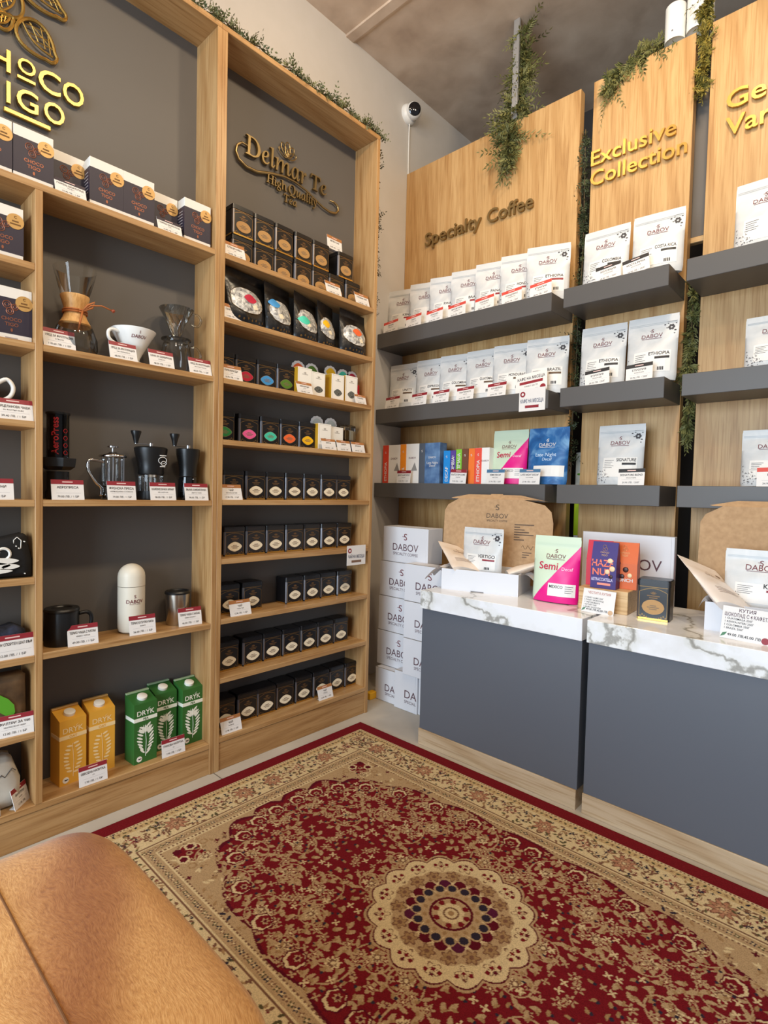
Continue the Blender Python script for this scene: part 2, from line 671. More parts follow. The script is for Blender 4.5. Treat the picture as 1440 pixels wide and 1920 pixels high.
def bean(cx, cz, a, b, rot):
    """pointed oval outline with criss-cross ribs and a side shell"""
    g = G()
    pts = []
    for k in range(33):
        q = 2 * PI * k / 32
        x = a * math.cos(q) + (0.10 * a if False else 0)
        z = b * math.sin(q) * (1 - 0.25 * math.cos(q))
        pts.append((x, z))
    pts = [(x * (1.18 if x > a * 0.9 else 1), z) for x, z in pts]

    def R(p):
        c, s_ = math.cos(rot), math.sin(rot)
        return (cx + p[0] * c - p[1] * s_, -0.010, cz + p[0] * s_ + p[1] * c)
    g.tube([R(p) for p in pts], 0.0052, 6)
    g.tube([R((-a * 0.95 + 1.9 * a * k / 10, -b * 0.35 * math.sin(PI * k / 10) + 0.1 * b)) for k in range(11)], 0.003, 6)
    for (p, q) in [((-.7, .5), (.1, .0)), ((-.3, .85), (.5, .05)), ((.1, .92), (.8, .1)), ((-.8, .2), (-.1, .9)), ((-.4, -.05), (.4, .78)), ((.0, -.1), (.7, .5)), ((-.75, .45), (.7, .45))]:
        g.tube([R((p[0] * a, p[1] * b)), R((q[0] * a, q[1] * b))], 0.0018, 5)
    return g


part('cocoa_bean', bean(-1.967 - y0, 2.385 - 2.2, .052, .047, -.62), t, GOLD)
part('cocoa_bean', bean(-2.035 - y0, 2.455 - 2.2, .044, .034, 1.2), t, GOLD)
part('cocoa_bean', bean(-1.955 - y0, 2.52 - 2.2, .060, .040, -.35), t, GOLD)
part('cocoa_bean', bean(-2.050 - y0, 2.39 - 2.2, .026, .020, .8), t, GOLD)

# script sign over the tea shelves
t = thing('wall_sign', 'gold script lettering with a swoosh and flower above the top row of tea tins', 'sign', (BACK + 0.001, -1.02, 2.4), ROT_L)
y0 = -1.02


def upright(g, z0):
    """stand slanted letters up straight"""
    return g.xf(lambda v: Vector((v.x - (v.z - z0) * .20, v.y, v.z)))


def mb(s):
    out = ''
    for c in s:
        if 'A' <= c <= 'Z':
            out += chr(0x1D434 + ord(c) - 65)
        elif 'a' <= c <= 'z':
            out += ('\u210e' if c == 'h' else chr(0x1D44E + ord(c) - 97))
        else:
            out += c
    return out


part('word', upright(text(mb('Delmar'), -1.247 - y0, 2.385 - 2.4, width=0.315, height=0.078, align='l', bold=.006, y=-0.004, depth=DP), 2.385 - 2.4), t, GOLD2)
part('word', upright(text(mb('Te'), -0.905 - y0, 2.387 - 2.4, width=0.085, height=0.066, align='l', bold=.006, y=-0.004, depth=DP), 2.387 - 2.4), t, GOLD2)
part('word', upright(text(mb('High'), -1.145 - y0, 2.318 - 2.4, width=0.105, height=0.036, align='l', bold=.008, y=-0.004, depth=DP * .8), 2.318 - 2.4), t, GOLD2)
part('word', upright(text(mb('Quality'), -1.03 - y0, 2.318 - 2.4, width=0.155, height=0.040, align='l', bold=.008, y=-0.004, depth=DP * .8), 2.318 - 2.4), t, GOLD2)
part('word', upright(text(mb('Tea'), -1.02 - y0, 2.275 - 2.4, width=0.066, height=0.032, bold=.008, y=-0.004, depth=DP * .8), 2.275 - 2.4), t, GOLD2)
sw = [(-1.225, 2.406), (-1.24, 2.42), (-1.262, 2.42), (-1.283, 2.40), (-1.288, 2.375), (-1.275, 2.35), (-1.24, 2.335), (-1.19, 2.337), (-1.13, 2.358), (-1.06, 2.376), (-1.0, 2.378), (-0.94, 2.368), (-0.89, 2.35), (-0.84, 2.333), (-0.80, 2.328), (-0.765, 2.335), (-0.748, 2.352), (-0.752, 2.372), (-0.775, 2.381), (-0.80, 2.378)]
rr = [.003, .004, .0045, .005, .0055, .006, .0065, .007, .0065, .005, .0042, .004, .004, .0042, .005, .0055, .0055, .005, .0045, .003]
part('swoosh', G().tube([(p[0] - y0, -0.010, p[1] - 2.4) for p in sw], rr, 8).mesh('swoosh', None, True), t, GOLD2)
g = G()
for k, (a, ln) in enumerate([(0, .062), (.55, .058), (-.55, .058), (1.1, .05), (-1.1, .05)]):
    pts = []
    for q in range(15):
        s_ = q / 14 * 2 * PI
        lx = math.sin(s_) * .013
        lz = (1 - math.cos(s_)) / 2 * ln
        pts.append((-1.04 - y0 + lx * math.cos(a) + lz * math.sin(a), -0.010, 2.462 - 2.4 - lx * math.sin(a) + lz * math.cos(a)))
    g.tube(pts, 0.0024, 6)
part('flower_emblem', g, t, GOLD2)


def panel_sign(label, x0, lines, m, h=0.070):
    t = thing('wall_sign', label, 'sign', (x0, -0.0005, lines[0][1]), 0.0)
    for s, z, w in lines:
        part('word', text(s, 0, z - lines[0][1], width=w, height=h, align='l', bold=0.012, y=-0.004, depth=0.010), t, m)
    return t


panel_sign('dark brass toned raised gold letters, dark reflection in their colour, on the wide oak panel', -0.213, [('Specialty', 2.463, 0.375), ('Coffee', 2.463, 0.262)], GOLD2)  # same gold as the other signs; its dark reflection is put into the colour
for o in COL.objects:
    if o.name.startswith('word') and o.parent and o.parent['label'].startswith('dark brass') and abs(o.location.x) < 1e-9:
        last = o
last.location.x = 0.411
panel_sign('gold raised letters in two lines on the narrow middle oak panel', 0.741, [('Exclusive', 2.548, 0.352), ('Collection', 2.458, 0.395)], GOLD, 0.066)
panel_sign('bright gold raised letters in two lines on the last oak panel, cut by the frame', 1.268, [('Geisha', 2.562, 0.30), ('Varieties', 2.462, 0.36)], GOLD, 0.070)

# ------------------------------------------------------------------ product builders (front faces -y, base at z = 0)
rng = random.Random(4)
ORD = ['first', 'second', 'third', 'fourth', 'fifth', 'sixth', 'seventh', 'eighth']


def on_left(x, y, z):
    return (x, y, z)


# --- tea tin
TW, TD, THT = 0.093, 0.076, 0.113


def rbox(w, d, z0, z1, r, n=4):
    """upright box with rounded vertical edges"""
    pts = []
    for (cx, cy, a0) in [(w / 2 - r, -d / 2 + r, -PI / 2), (w / 2 - r, d / 2 - r, 0), (-w / 2 + r, d / 2 - r, PI / 2), (-w / 2 + r, -d / 2 + r, PI)]:
        for k in range(n + 1):
            a = a0 + PI / 2 * k / n
            pts.append((cx + r * math.cos(a), cy + r * math.sin(a)))
    m = len(pts)
    vs = [(x, y, z0) for x, y in pts] + [(x, y, z1) for x, y in pts]
    fs = [tuple(range(m - 1, -1, -1)), tuple(range(m, 2 * m))]
    for k in range(m):
        fs.append((k, (k + 1) % m, m + (k + 1) % m, m + k))
    return G().add(vs, fs)


TIN = {}
g = rbox(TW, TD, 0, 0.096, 0.008)
TIN['body'] = g.mesh('tin_body', black_tin)
g = rbox(TW + 0.003, TD + 0.003, 0.0955, 0.110, 0.009).merge(rbox(TW - 0.002, TD - 0.002, 0.110, 0.113, 0.008))
TIN['lid'] = g.mesh('tin_lid', black_tin)
f = -TD / 2
g = G()
foot = G().prism(rect_pts(-TW / 2 + .004, TW / 2 - .004, 0.0006, 0.0062), f - 0.0008, f)
foot.box(-TW / 2 - .0006, -TW / 2, -TD / 2 + .008, TD / 2 - .008, 0.0006, 0.0062)
TIN['foot'] = foot.mesh('tin_foot', mat('bright gilt foot', (206, 164, 84), 0.3, 0.9))
for k in range(10):                                                                              # arch under the lid
    xa = -0.038 + 0.0076 * k
    xb = xa + 0.0076
    za = 0.078 + 0.010 * math.cos(xa / 0.038 * PI / 2)
    zb = 0.078 + 0.010 * math.cos(xb / 0.038 * PI / 2)
    g.add([(xa, f - .0007, za), (xb, f - .0007, zb), (xb, f - .0007, zb + .002), (xa, f - .0007, za + .002)], [(0, 1, 2, 3)])
g.add([(-.04, f - .0007, .0915), (.04, f - .0007, .0915), (.04, f - .0007, .0935), (-.04, f - .0007, .0935)], [(0, 1, 2, 3)])
for sx in (-1, 1):                                                                               # corner scrolls
    g.add([(sx * .0395 - .0008, f - .0006, .008), (sx * .0395 + .0008, f - .0006, .008), (sx * .0395 + .0008, f - .0006, .079), (sx * .0395 - .0008, f - .0006, .079)], [(0, 1, 2, 3)])
    for k in range(5):
        g.merge(blob(disc_pts(sx * (.036 - .006 * k), .010 + .004 * (k % 2) - (.002 * k if k > 2 else 0), .0022, .0028, 8), lambda x, z: f, .0007))
TIN['trim'] = g.mesh('tin_trim', mat('dim gilt line', (128, 100, 62), 0.4, 0.6))
g = G()
for (x0, x1, y0, y1) in [(-TW / 2 - .0005, -TW / 2 + .006, -TD / 2 - .0005, -TD / 2 + .006)]:
    pts = [(-TW / 2 + .0062, -TD / 2 - .0006), (-TW / 2 + .0022, -TD / 2 + .0016), (-TW / 2 - .0006, -TD / 2 + .0062)]
    vs = [(x, y, .006) for x, y in pts] + [(x, y, .094) for x, y in pts]
    g.add(vs, [(0, 3, 4, 1), (1, 4, 5, 2)])
TIN['corner'] = g.mesh('tin_corner', mat('grey gilt corner', (110, 108, 112), 0.35, 0.7))
g = G()
for a in (-1.0, -.5, 0, .5, 1.0):
    g.merge(blob([(x * math.cos(a) + (z) * math.sin(a), .072 - x * math.sin(a) * 0.6 + z * math.cos(a) * .8) for x, z in disc_pts(0, .0055, .0018, .0055, 8)], lambda x, z: f, .0007))
for k, wd in enumerate((.036, .024)):
    g.add([(-wd / 2, f - .0007, .0665 - .0055 * k), (wd / 2, f - .0007, .0665 - .0055 * k), (wd / 2, f - .0007, .0695 - .0055 * k), (-wd / 2, f - .0007, .0695 - .0055 * k)], [(0, 1, 2, 3)])
TIN['emblem'] = g.mesh('tin_emblem', mat('antique gold print', (116, 88, 58), 0.45, 0.4))


def lens(cx, cz, a, b, n=28):
    """oval with drawn-out points at the sides"""
    out = []
    for k in range(n):
        q = 2 * PI * k / n
        c, s_ = math.cos(q), math.sin(q)
        out.append((cx + a * c * (0.82 + 0.18 * abs(c) ** 6), cz + b * math.copysign(abs(s_) ** 1.15, s_)))
    return out


TIN['plate'] = G().prism(disc_pts(0, .036, .0305, .0185, 32, 1.55), f - .0012, f).mesh('label_plate')
TIN['oval'] = G().prism(disc_pts(0, .037, .0315, .0205, 32, 2.0), f - .0012, f).mesh('label_plate')
TIN['rim'] = blob(disc_pts(0, .036, .0322, .0201, 32, 1.55), lambda x, z: f, .0004).mesh('label_rim', mat('label rim gilt', (150, 128, 96), 0.4, 0.4))
g = G()
for k, wd in enumerate((.018, .034, .022)):
    zz = .041 - .005 * k
    g.add([(-wd / 2, f - .0016, zz - .0012), (wd / 2, f - .0016, zz - .0012), (wd / 2, f - .0016, zz + .0012), (-wd / 2, f - .0016, zz + .0012)], [(0, 1, 2, 3)])
TIN['lines'] = g.mesh('label_lines', mat('label print', (130, 108, 84), 0.6))
cream = mat('cream label', (240, 228, 200), 0.5)
ochre = mat('ochre label', (178, 136, 82), 0.5)
PLATE = {'crimson': mat('crimson label', (190, 34, 64), 0.5), 'blue': mat('blue label', (66, 150, 214), 0.5), 'olive green': mat('olive green label', (88, 130, 44), 0.5),
         'green': mat('green label', (40, 128, 66), 0.5), 'pink': mat('pink label', (236, 96, 156), 0.5), 'turquoise': mat('turquoise label', (70, 202, 172), 0.5),
         'orange': mat('orange label', (240, 106, 52), 0.5), 'yellow': mat('yellow label', (246, 190, 22), 0.5), 'cream': cream, 'ochre': ochre}


def tin(loc, rz, plate, label, group='black tea tins'):
    t = thing('tea_tin', label, 'tin', loc, rz, group)
    part('tin_body', TIN['body'], t)
    part('lid', TIN['lid'], t)
    part('gilt_trim', TIN['trim'], t)
    part('gilt_foot', TIN['foot'], t)
    part('corner_strip', TIN['corner'], t)
    part('emblem', TIN['emblem'], t)
    p = part('label_plate', TIN['oval' if plate == 'ochre' else 'plate'], t, PLATE[plate], plate + ' label plate')
    part('label_rim', TIN['rim'], p)
    part('lettering', TIN['lines'], p)
    return t


# --- price card
def tag(loc, rz, label, lines, head, w=0.088, h=0.060, tilt=0.30, group='price cards', skew=0.0, bandtext=None, roll=0.0):
    t = thing('price_card', label, 'price card', loc, rz, group, rot=(-tilt, roll, rz))
    key = ('card', w, h, tilt)
    if key not in TIN:
        c_, s_ = math.cos(tilt), math.sin(tilt)
        L_ = .022
        gg = G().box(-w / 2, w / 2, 0, 0.0012, 0, h)
        gg.add([(x_, L_ * c_ * q + .0008 * -s_ * u, L_ * s_ * q + .0008 * c_ * u) for x_ in (-w * .4, w * .4) for q, u in ((0.05, 0), (1, 0), (1, 1), (0.05, 1))],
               [(0, 1, 2, 3), (7, 6, 5, 4), (0, 4, 5, 1), (1, 5, 6, 2), (2, 6, 7, 3), (3, 7, 4, 0)])
        TIN[key] = gg.mesh('card', white_card)
        TIN[('band', w, h)] = G().box(-w / 2, w / 2, -.0005, 0, h * .78, h).mesh('header_band')
        g = G()
        g.box(-w * .16, w * .16, -.0009, -.0005, h * .865, h * .915)
        TIN[('bt', w, h)] = g.mesh('band_print', mat('pale print', (226, 190, 184), 0.6))
        g = G().box(-w * .36, w * .40, -.0003, 0, h * .335, h * .345)
        TIN[('rule', w, h)] = g.mesh('rule', mat('pale rule', (188, 184, 184), 0.6))
    part('card', TIN[key], t)
    bnd = part('header_band', TIN[('band', w, h)], t, head)
    if bandtext:
        part('lettering', text(bandtext, 0, h * .85, height=h * .085, y=-.0009, maxw=w * .8), bnd, mat('pale print', (226, 190, 184), 0.6))
    else:
        part('lettering', TIN[('bt', w, h)], bnd)
    g = G()
    zz = [.57, .42, .12]
    hh = [.115, .065, .10]
    for k, s in enumerate(lines[:3]):
        if s:
            g.merge(text(s, 0, h * zz[k], height=h * hh[k], y=-.0006, bold=0.014 if k == 0 else 0.0, maxw=w * .86))
    if g.v:
        part('lettering', g, t, ink)
    part('rule', TIN[('rule', w, h)], t)
    return t


# --- stand-up coffee pouch
def pouch_fn(w, h, d):
    def th(t):
        if t < 0.10:
            k = d / 2 * (0.86 + 1.4 * t)
        else:
            k = d / 2 * max(0.0, 1 - ((t - 0.10) / 0.74) ** 1.8)
        return max(k, 0.0012)

    def half(t):
        return w / 2 * (1 - 0.035 * math.exp(-((t - 0.0) / 0.05) ** 2) - 0.012 * math.sin(PI * min(t / .8, 1)))

    def surf(x, z):
        t = min(max(z / h, 0), 1)
        s_ = min(abs(x) / half(t), 1)
        p = (1 - s_ ** 2.6) ** 0.75
        k = th(t)
        wr = 0.0016 * math.sin(38 * x + 55 * z + w * 90) * min(1, k / .012) * (1 - s_) + 0.0012 * math.sin(95 * z - 60 * x) * math.exp(-((t - .55) / .2) ** 2) * (1 - s_ * .5)
        return -(k * p + 0.0006) + wr * (1 if k > .002 else 0)
    return th, half, surf


POUCH = {}


def pouch_mesh(w, h, d):
    k = (w, h, d)
    if k in POUCH:
        return POUCH[k]
    th, half, surf = pouch_fn(w, h, d)
    nx, nz = 20, 34
    vs, fs = [], []
    for side in (-1, 1):
        for j in range(nz + 1):
            z = h * j / nz
            for i in range(nx + 1):
                x = half(j / nz) * (-1 + 2 * i / nx)
                if j >= nz - 1 and abs(i - nx / 2) > nx / 2 - 1:
                    x *= 0.985
                y = surf(x, z)
                vs.append((x, y if side < 0 else -y * 0.9, z))
    m = (nx + 1) * (nz + 1)
    for j in range(nz):
        for i in range(nx):
            a = j * (nx + 1) + i
            fs.append((a, a + 1, a + nx + 2, a + nx + 1))
            fs.append((m + a, m + a + nx + 1, m + a + nx + 2, m + a + 1))
    for i in range(nx):
        fs.append((i, m + i, m + i + 1, i + 1))
        a = nz * (nx + 1) + i
        fs.append((a, a + 1, m + a + 1, m + a))
    for j in range(nz):
        a = j * (nx + 1)
        fs.append((a, a + nx + 1, m + a + nx + 1, m + a))
        a += nx
        fs.append((a, m + a, m + a + nx + 1, a + nx + 1))
    me = G().add(vs, fs).mesh('pouch_body', None, True, 60)
    POUCH[k] = (me, surf, half)
    return POUCH[k]


pouch_white = noisy('white pouch film', [(0.35, (204, 206, 206)), (0.65, (220, 219, 217))], 9, 0.36, 4, 0.25, 0.004, distortion=1.5)
sticker_m = mat('white sticker', (230, 227, 222), 0.45)


def diag_mat(name, a, b, x0, k, soft=False):
    """two-colour film, split along a slanting line in the pouch's own plane"""
    m = mat(name, a, 0.4)
    nt, N, L, bs = nodes(m)
    tc = N.new('ShaderNodeTexCoord')
    sp = N.new('ShaderNodeSeparateXYZ')
    L.new(tc.outputs['Object'], sp.inputs[0])
    ma = N.new('ShaderNodeMath')
    ma.operation = 'MULTIPLY_ADD'
    ma.inputs[1].default_value = -k
    L.new(sp.outputs['Z'], ma.inputs[0])
    L.new(sp.outputs['X'], ma.inputs[2])
    gt = N.new('ShaderNodeMath')
    gt.operation = 'GREATER_THAN'
    gt.inputs[1].default_value = x0
    L.new(ma.outputs[0], gt.inputs[0])
    mx = N.new('ShaderNodeMixRGB')
    mx.inputs[1].default_value = (*lin(a), 1)
    mx.inputs[2].default_value = (*lin(b), 1)
    L.new(gt.outputs[0], mx.inputs[0])
    L.new(mx.outputs[0], bs.inputs['Base Color'])
    return m


semi_m = diag_mat('pale green film with magenta corner', (206, 222, 196), (226, 22, 132), -0.085, 0.80)
blue_m = noisy('mottled blue film', [(0.30, (24, 76, 132)), (0.52, (44, 104, 164)), (0.72, (120, 168, 208))], 14, 0.4, 6, 0.2, 0.003, distortion=1.0)
ornament = mat('black floral ink', (64, 62, 66), 0.6)
ornament2 = mat('grey floral ink', (118, 114, 114), 0.6)


def s_logo(cx, z, h, surf, y):
    """the S-shaped crest over the roaster's name"""
    g = text('S', cx, z, height=h, y=y, surf=surf, width=h * .62)
    g.merge(G().add([(cx - h * .62, surf(cx, z + h / 2) + y, z + h * .50), (cx - h * .1, surf(cx, z + h / 2) + y, z + h * .46), (cx - h * .1, surf(cx, z + h / 2) + y, z + h * .56), (cx - h * .62, surf(cx, z + h / 2) + y, z + h * .56)], [(0, 1, 2, 3)]))
    return g


def pouch(loc, rz, label, name=None, bar=None, w=0.19, h=0.262, d=0.066, film=None, tilt=0.06, group='white coffee pouches', flowers=True, logo_m=None, big=False, sub=None, roll=0.0):
    t = thing('coffee_pouch', label, 'coffee pouch', loc, rz, group, rot=(-tilt, roll, rz))
    me, surf, half = pouch_mesh(w, h, d)
    body = part('pouch_body', me, t, film or pouch_white)
    k = w / 0.19
    ky = ('zip', w, h)
    if ky not in TIN:
        g = G()
        for zz in (.865, .885):
            g.merge(patch(-w * .47, w * .47, h * zz, h * zz + .0022, surf, .0010, 10, 1))
        TIN[ky] = g.mesh('zip_seal')
    part('zip_seal', TIN[ky], t, film or mat('zip seal film', (186, 190, 192), 0.3))
    lm = logo_m or maroon
    ky = ('logo', w, h)
    if ky not in TIN:
        g = text('DABOV', 0, h * .665, width=.078 * k, surf=surf, y=-.0012)
        g.merge(s_logo(0, h * .745, .016 * k, surf, -.0012))
        g.merge(patch(-.036 * k, .036 * k, h * .645, h * .652, surf, .0012, 6, 1))
        TIN[ky] = g.mesh('logo')
    part('logo', TIN[ky], t, lm)
    if flowers:
        ky = ('flw', w, h)
        if ky not in TIN:
            R = random.Random(7)
            g = G()
            cx, cz = w * .36, h * .80
            for q in range(6):
                a = q * PI / 3
                g.merge(blob(disc_pts(cx + .008 * k * math.cos(a), cz + .008 * k * math.sin(a), .0048 * k, n=8), surf, .0012))
            for (dx, dz, r) in [(-.024, .012, .004), (-.012, .016, .003), (.014, -.014, .0045), (.016, .014, .003), (-.016, -.002, .003), (.012, -.026, .003)]:
                g.merge(blob(disc_pts(cx + dx * k, cz + dz * k, r * k, r * .6 * k, 8), surf, .0012))
            g.merge(patch(cx - .016 * k, cx + .018 * k, cz + .0225, cz + .0235, surf, .0012, 3, 1))
            TIN[ky] = g.mesh('floral_corner')
            g = G()
            for q in range(46):
                u_, v_ = R.random(), R.random()
                if u_ + v_ * .8 > 1.05:
                    continue
                x, z = -w * .46 + u_ * w * .36, h * (.03 + v_ * .34)
                r = R.uniform(.0018, .0046) * k
                a = R.uniform(0, PI)
                g.merge(blob([(x + px * math.cos(a) - pz * math.sin(a), z + px * math.sin(a) + pz * math.cos(a)) for px, pz in disc_pts(0, 0, r, r * .5, 6)], surf, .0008))
            TIN[('orn', w, h)] = g.mesh('floral_border')
        part('floral_corner', TIN[ky], t, ornament)
        part('floral_border', TIN[('orn', w, h)], t, ornament2)
    if name:
        st = part('label_sticker', patch(-.062 * k, .074 * k, h * .13, h * .45, surf, .0009, 8, 6), t, sticker_m)
        part('lettering', text(name, .070 * k, h * .385, height=.0135 * k, align='r', bold=.016, surf=surf, y=-.0016, maxw=.075 * k), st, ink)
        g = G()
        for q in range(5):
            g.merge(patch(-.056 * k, (-.056 + .040 - .006 * (q % 3)) * k, h * (.40 - .03 * q), h * (.406 - .03 * q), surf, .0015, 3, 1))
        part('small_print', g, st, ink)
        g = G()
        for q in range(4):
            g.merge(patch((.030 + .006 * q) * k, (.034 + .006 * q) * k, h * .15, h * .20, surf, .0015, 1, 1))
        part('barcode', g, st, ink)
        if bar:
            part('colour_bar', patch(.018 * k, .070 * k, h * .325, h * .36, surf, .0015, 5, 1), st, bar)
    return t


# --- chocolate box, navy with white bands
choc_navy = mat('dark navy carton', (44, 38, 52), 0.5)
copper = mat('copper foil print', (150, 92, 68), 0.4, 0.5)
seal_gold = mat('gold paper seal', (192, 150, 88), 0.4, 0.2)
CW, CD, CH = 0.099, 0.085, 0.147
TIN['cb'] = G().bbox(-CW / 2, CW / 2, 0, CD, 0, CH, .0008, 1).mesh('carton', mat('white carton board', (226, 221, 212), 0.5))
e = .0006
TIN['cs'] = G().box(-CW / 2 - e, CW / 2 + e, -e, CD + e, .018, .117).mesh('sleeve', choc_navy)
TIN['cseal'] = G().prism(disc_pts(.030, .108, .021, n=28), -.0016, -e).mesh('seal', seal_gold)
g = G()
g.merge(text('C', .030, .116, height=.007, y=-.0019, bold=.03))
for q, wd in enumerate((.016, .026)):
    g.box(.030 - wd / 2, .030 + wd / 2, -.0019, -.0016, .106 - .008 * q, .110 - .008 * q)
TIN['csl'] = g.mesh('lettering', mat('seal print', (110, 74, 30), 0.6))
g = G()
for (cx, cz, r) in [(-.008, .092, .0075), (.006, .089, .006), (-.003, .079, .0065)]:
    g.tube([(cx + r * math.cos(a * PI / 8), -.0012, cz + r * math.sin(a * PI / 8)) for a in range(17)], .0008, 4)
    g.tube([(cx + r * .5 * math.cos(a * PI / 8), -.0012, cz + r * .5 * math.sin(a * PI / 8)) for a in range(17)], .0006, 4)
g.merge(text('CHOCO', 0, .060, width=.036, y=-.0010, bold=.015)).merge(text('TIGO', 0, .049, width=.024, y=-.0010, bold=.015))
g.merge(blob(disc_pts(0, .041, .0022, .004, 6), FLAT, .0012))
g.v = [(x * 1.35, y, .068 + (z - .070) * 1.35) for x, y, z in g.v]
TIN['clogo'] = g.mesh('logo', copper)
g = G()
for q in range(7):
    g.box(-CW / 2 - .0011, -CW / 2 - e, .012, .012 + .05 * (.5 + .5 * ((q * 37) % 10) / 10), .10 - .010 * q, .103 - .010 * q)
g.box(-.015, .015, -.0004, 0, .006, .0085)
TIN['cside'] = g.mesh('print', mat('faint pale print', (160, 150, 150), 0.6))


def choc_box(loc, rz, label, logo=True, sc=1.0):
    t = thing('chocolate_box', label, 'box', loc, rz, 'navy and white chocolate boxes')
    t.scale = (sc, 1, 1)
    part('carton', TIN['cb'], t)
    sl = part('sleeve', TIN['cs'], t)
    part('side_print', TIN['cside'], sl)
    part('logo', TIN['clogo'], sl)
    se = part('seal', TIN['cseal'], t)
    part('lettering', TIN['csl'], se)
    return t

# ------------------------------------------------------------------ tea unit, top shelf down
XT = -0.065 - TD / 2          # tin centre line
Lz = PI / 2


def tin_row(ycs, z, plates, rowname, x=XT, extra=None, order=True):
    for i, y in enumerate(ycs):
        pl = plates[i] if isinstance(plates, list) else plates
        lb = rowname(i, pl) if callable(rowname) else 'black tea tin with %s label, %s from the double post on the %s' % (pl, ORD[i], rowname)
        tin((x + rng.uniform(-.002, .002), y, z), Lz + rng.uniform(-.02, .02), pl, lb)


up5 = [-1.293, -1.195, -1.099, -1.001, -0.903]
tin_row(up5, ZT[0], 'ochre', lambda i, p: 'black ochre-label tea tin, bottom layer of the top shelf, %s from the double post' % ORD[i])
tin_row(up5, ZT[0] + THT, 'ochre', lambda i, p: 'black tea tin with ochre label, stacked on the top shelf, %s from the double post' % ORD[i])
tin_row([-0.808, -0.710], ZT[0], 'ochre', lambda i, p: ['black tea tin on the top shelf, under the single stacked tin and its card', 'black tea tin on the top shelf, last before the outer end panel'][i])
tin_row([-0.757], ZT[0] + THT, 'ochre', lambda i, p: 'single black tea tin standing across two tins with a price card on its lid')

BR = 'price card with brown header '
PR = '12.90 ЛВ. / 1 БР'
tag((-0.012, -1.357, ZT[0]), Lz, BR + 'on the top tea shelf, by the double post', ['СПЕЦИАЛЕН', 'ЧАЙ', '24.90 ЛВ. / 1 БР'], brownhead)
tag((-0.075, -0.815, ZT[0] + 2 * THT), Lz, BR + 'standing on the lid of the single stacked tin', ['ЗЕЛЕН ЧАЙ', '', '16.90 ЛВ. / 1 БР'], brownhead, tilt=.12)
tag((-0.012, -0.868, ZT[0]), Lz, BR + 'before the fifth and sixth tins of the top tea shelf', ['БИЛКОВ ЧАЙ', '', '14.90 ЛВ. / 1 БР'], brownhead)
tag((-0.012, -0.692, ZT[0]), Lz, BR + 'on the top tea shelf, by the outer end panel', ['ПЛОДОВ ЧАЙ', '', PR], brownhead)

# black windowed pouches on the second shelf
win_m = noisy('pouch window with tea sachets', [(0.30, (92, 92, 94)), (0.5, (168, 168, 166)), (0.68, (226, 224, 218))], 34, 0.18, 3, 0.5, 0.004, distortion=2.0)
film_black = noisy('black pouch film', [(0.3, (14, 14, 15)), (0.7, (30, 30, 32))], 8, 0.28, 4, 0.5, 0.008, distortion=1.5)
bp = [(-1.290, 0.195, 0.200, -.05, 'crimson', (0.0, .010), .12, 0.0),
      (-1.128, 0.165, 0.196, -.060, 'blue', (-.045, .030), .30, -0.03),
      (-0.990, 0.165, 0.196, -.060, 'turquoise', (-.045, -.005), .30, 0.03),
      (-0.872, 0.135, 0.194, -.062, 'yellow', (-.030, .015), .35, 0.0),
      (-0.715, 0.180, 0.196, -.055, 'orange', (.0, .018), .05, 0.04)]
for i, (y, w, h, x, colr, (dx, dz), rot, rl) in enumerate(bp):
    t = thing('tea_pouch', 'black tea pouch with a round window and %s sachet tag on the second shelf' % colr, 'tea pouch', (x, y, ZT[1] + .001), Lz + rot, 'black windowed tea pouches', rot=(-.03, rl, Lz + rot))
    me, surf, half = pouch_mesh(w, h, .085 if w > .14 else .0701)
    part('pouch_body', me, t, film_black)
    wd = part('window', blob([(x_ + .003 * math.sin(9 * x_ * 40), z_) for x_, z_ in disc_pts(-.012, h * .43, w * .36, h * .24, 30, 2.3)], surf, .0020, 6), t, win_m, 'clear window')
    part('window_edge', G().tube([(x_, surf(x_, z_) - .0015, z_) for x_, z_ in disc_pts(-.012, h * .43, w * .365, h * .245, 30, 2.3)] + [(-.012 + w * .365, surf(-.012 + w * .365, h * .43) - .0015, h * .43)], .0009, 4), t, bronze)
    part('sachet_tag', blob(lens(dx, h * .43 + dz, .030 if w > .14 else .022, .017), surf, .0032, 3), wd, PLATE[colr], colr + ' tag')
    part('sachet_card', blob([(dx + .010, h * .28), (dx + .032, h * .30), (dx + .026, h * .39), (dx + .004, h * .36)], surf, .0028, 3), wd, cream)
    g = G()
    for q in range(9):
        xx = -w * .38 + w * .76 * q / 8
        g.merge(blob(disc_pts(xx, h * .06 + .004 * (q % 2), .004, .005, 6), surf, .0012))
    part('gilt_border', g, t, bronze)
tag((-0.010, -1.362, ZT[1]), Lz, BR + 'before the pouch with the crimson sachet tag', ['ПИРАМИДИ', 'ЧАЙ', '14.90 ЛВ. / 1 БР'], brownhead)

# third shelf
tin_row([-1.368, -1.271, -1.173, -1.080], ZT[2], ['olive green', 'crimson', 'blue', 'olive green'],
        lambda i, p: ['black tea tin behind the price card on the third shelf, by the double post', 'black tea tin with crimson label on the third shelf', 'black tea tin with blue label on the third shelf', 'black tea tin with olive green label on the third shelf, next to white boxes'][i])
BW = {}


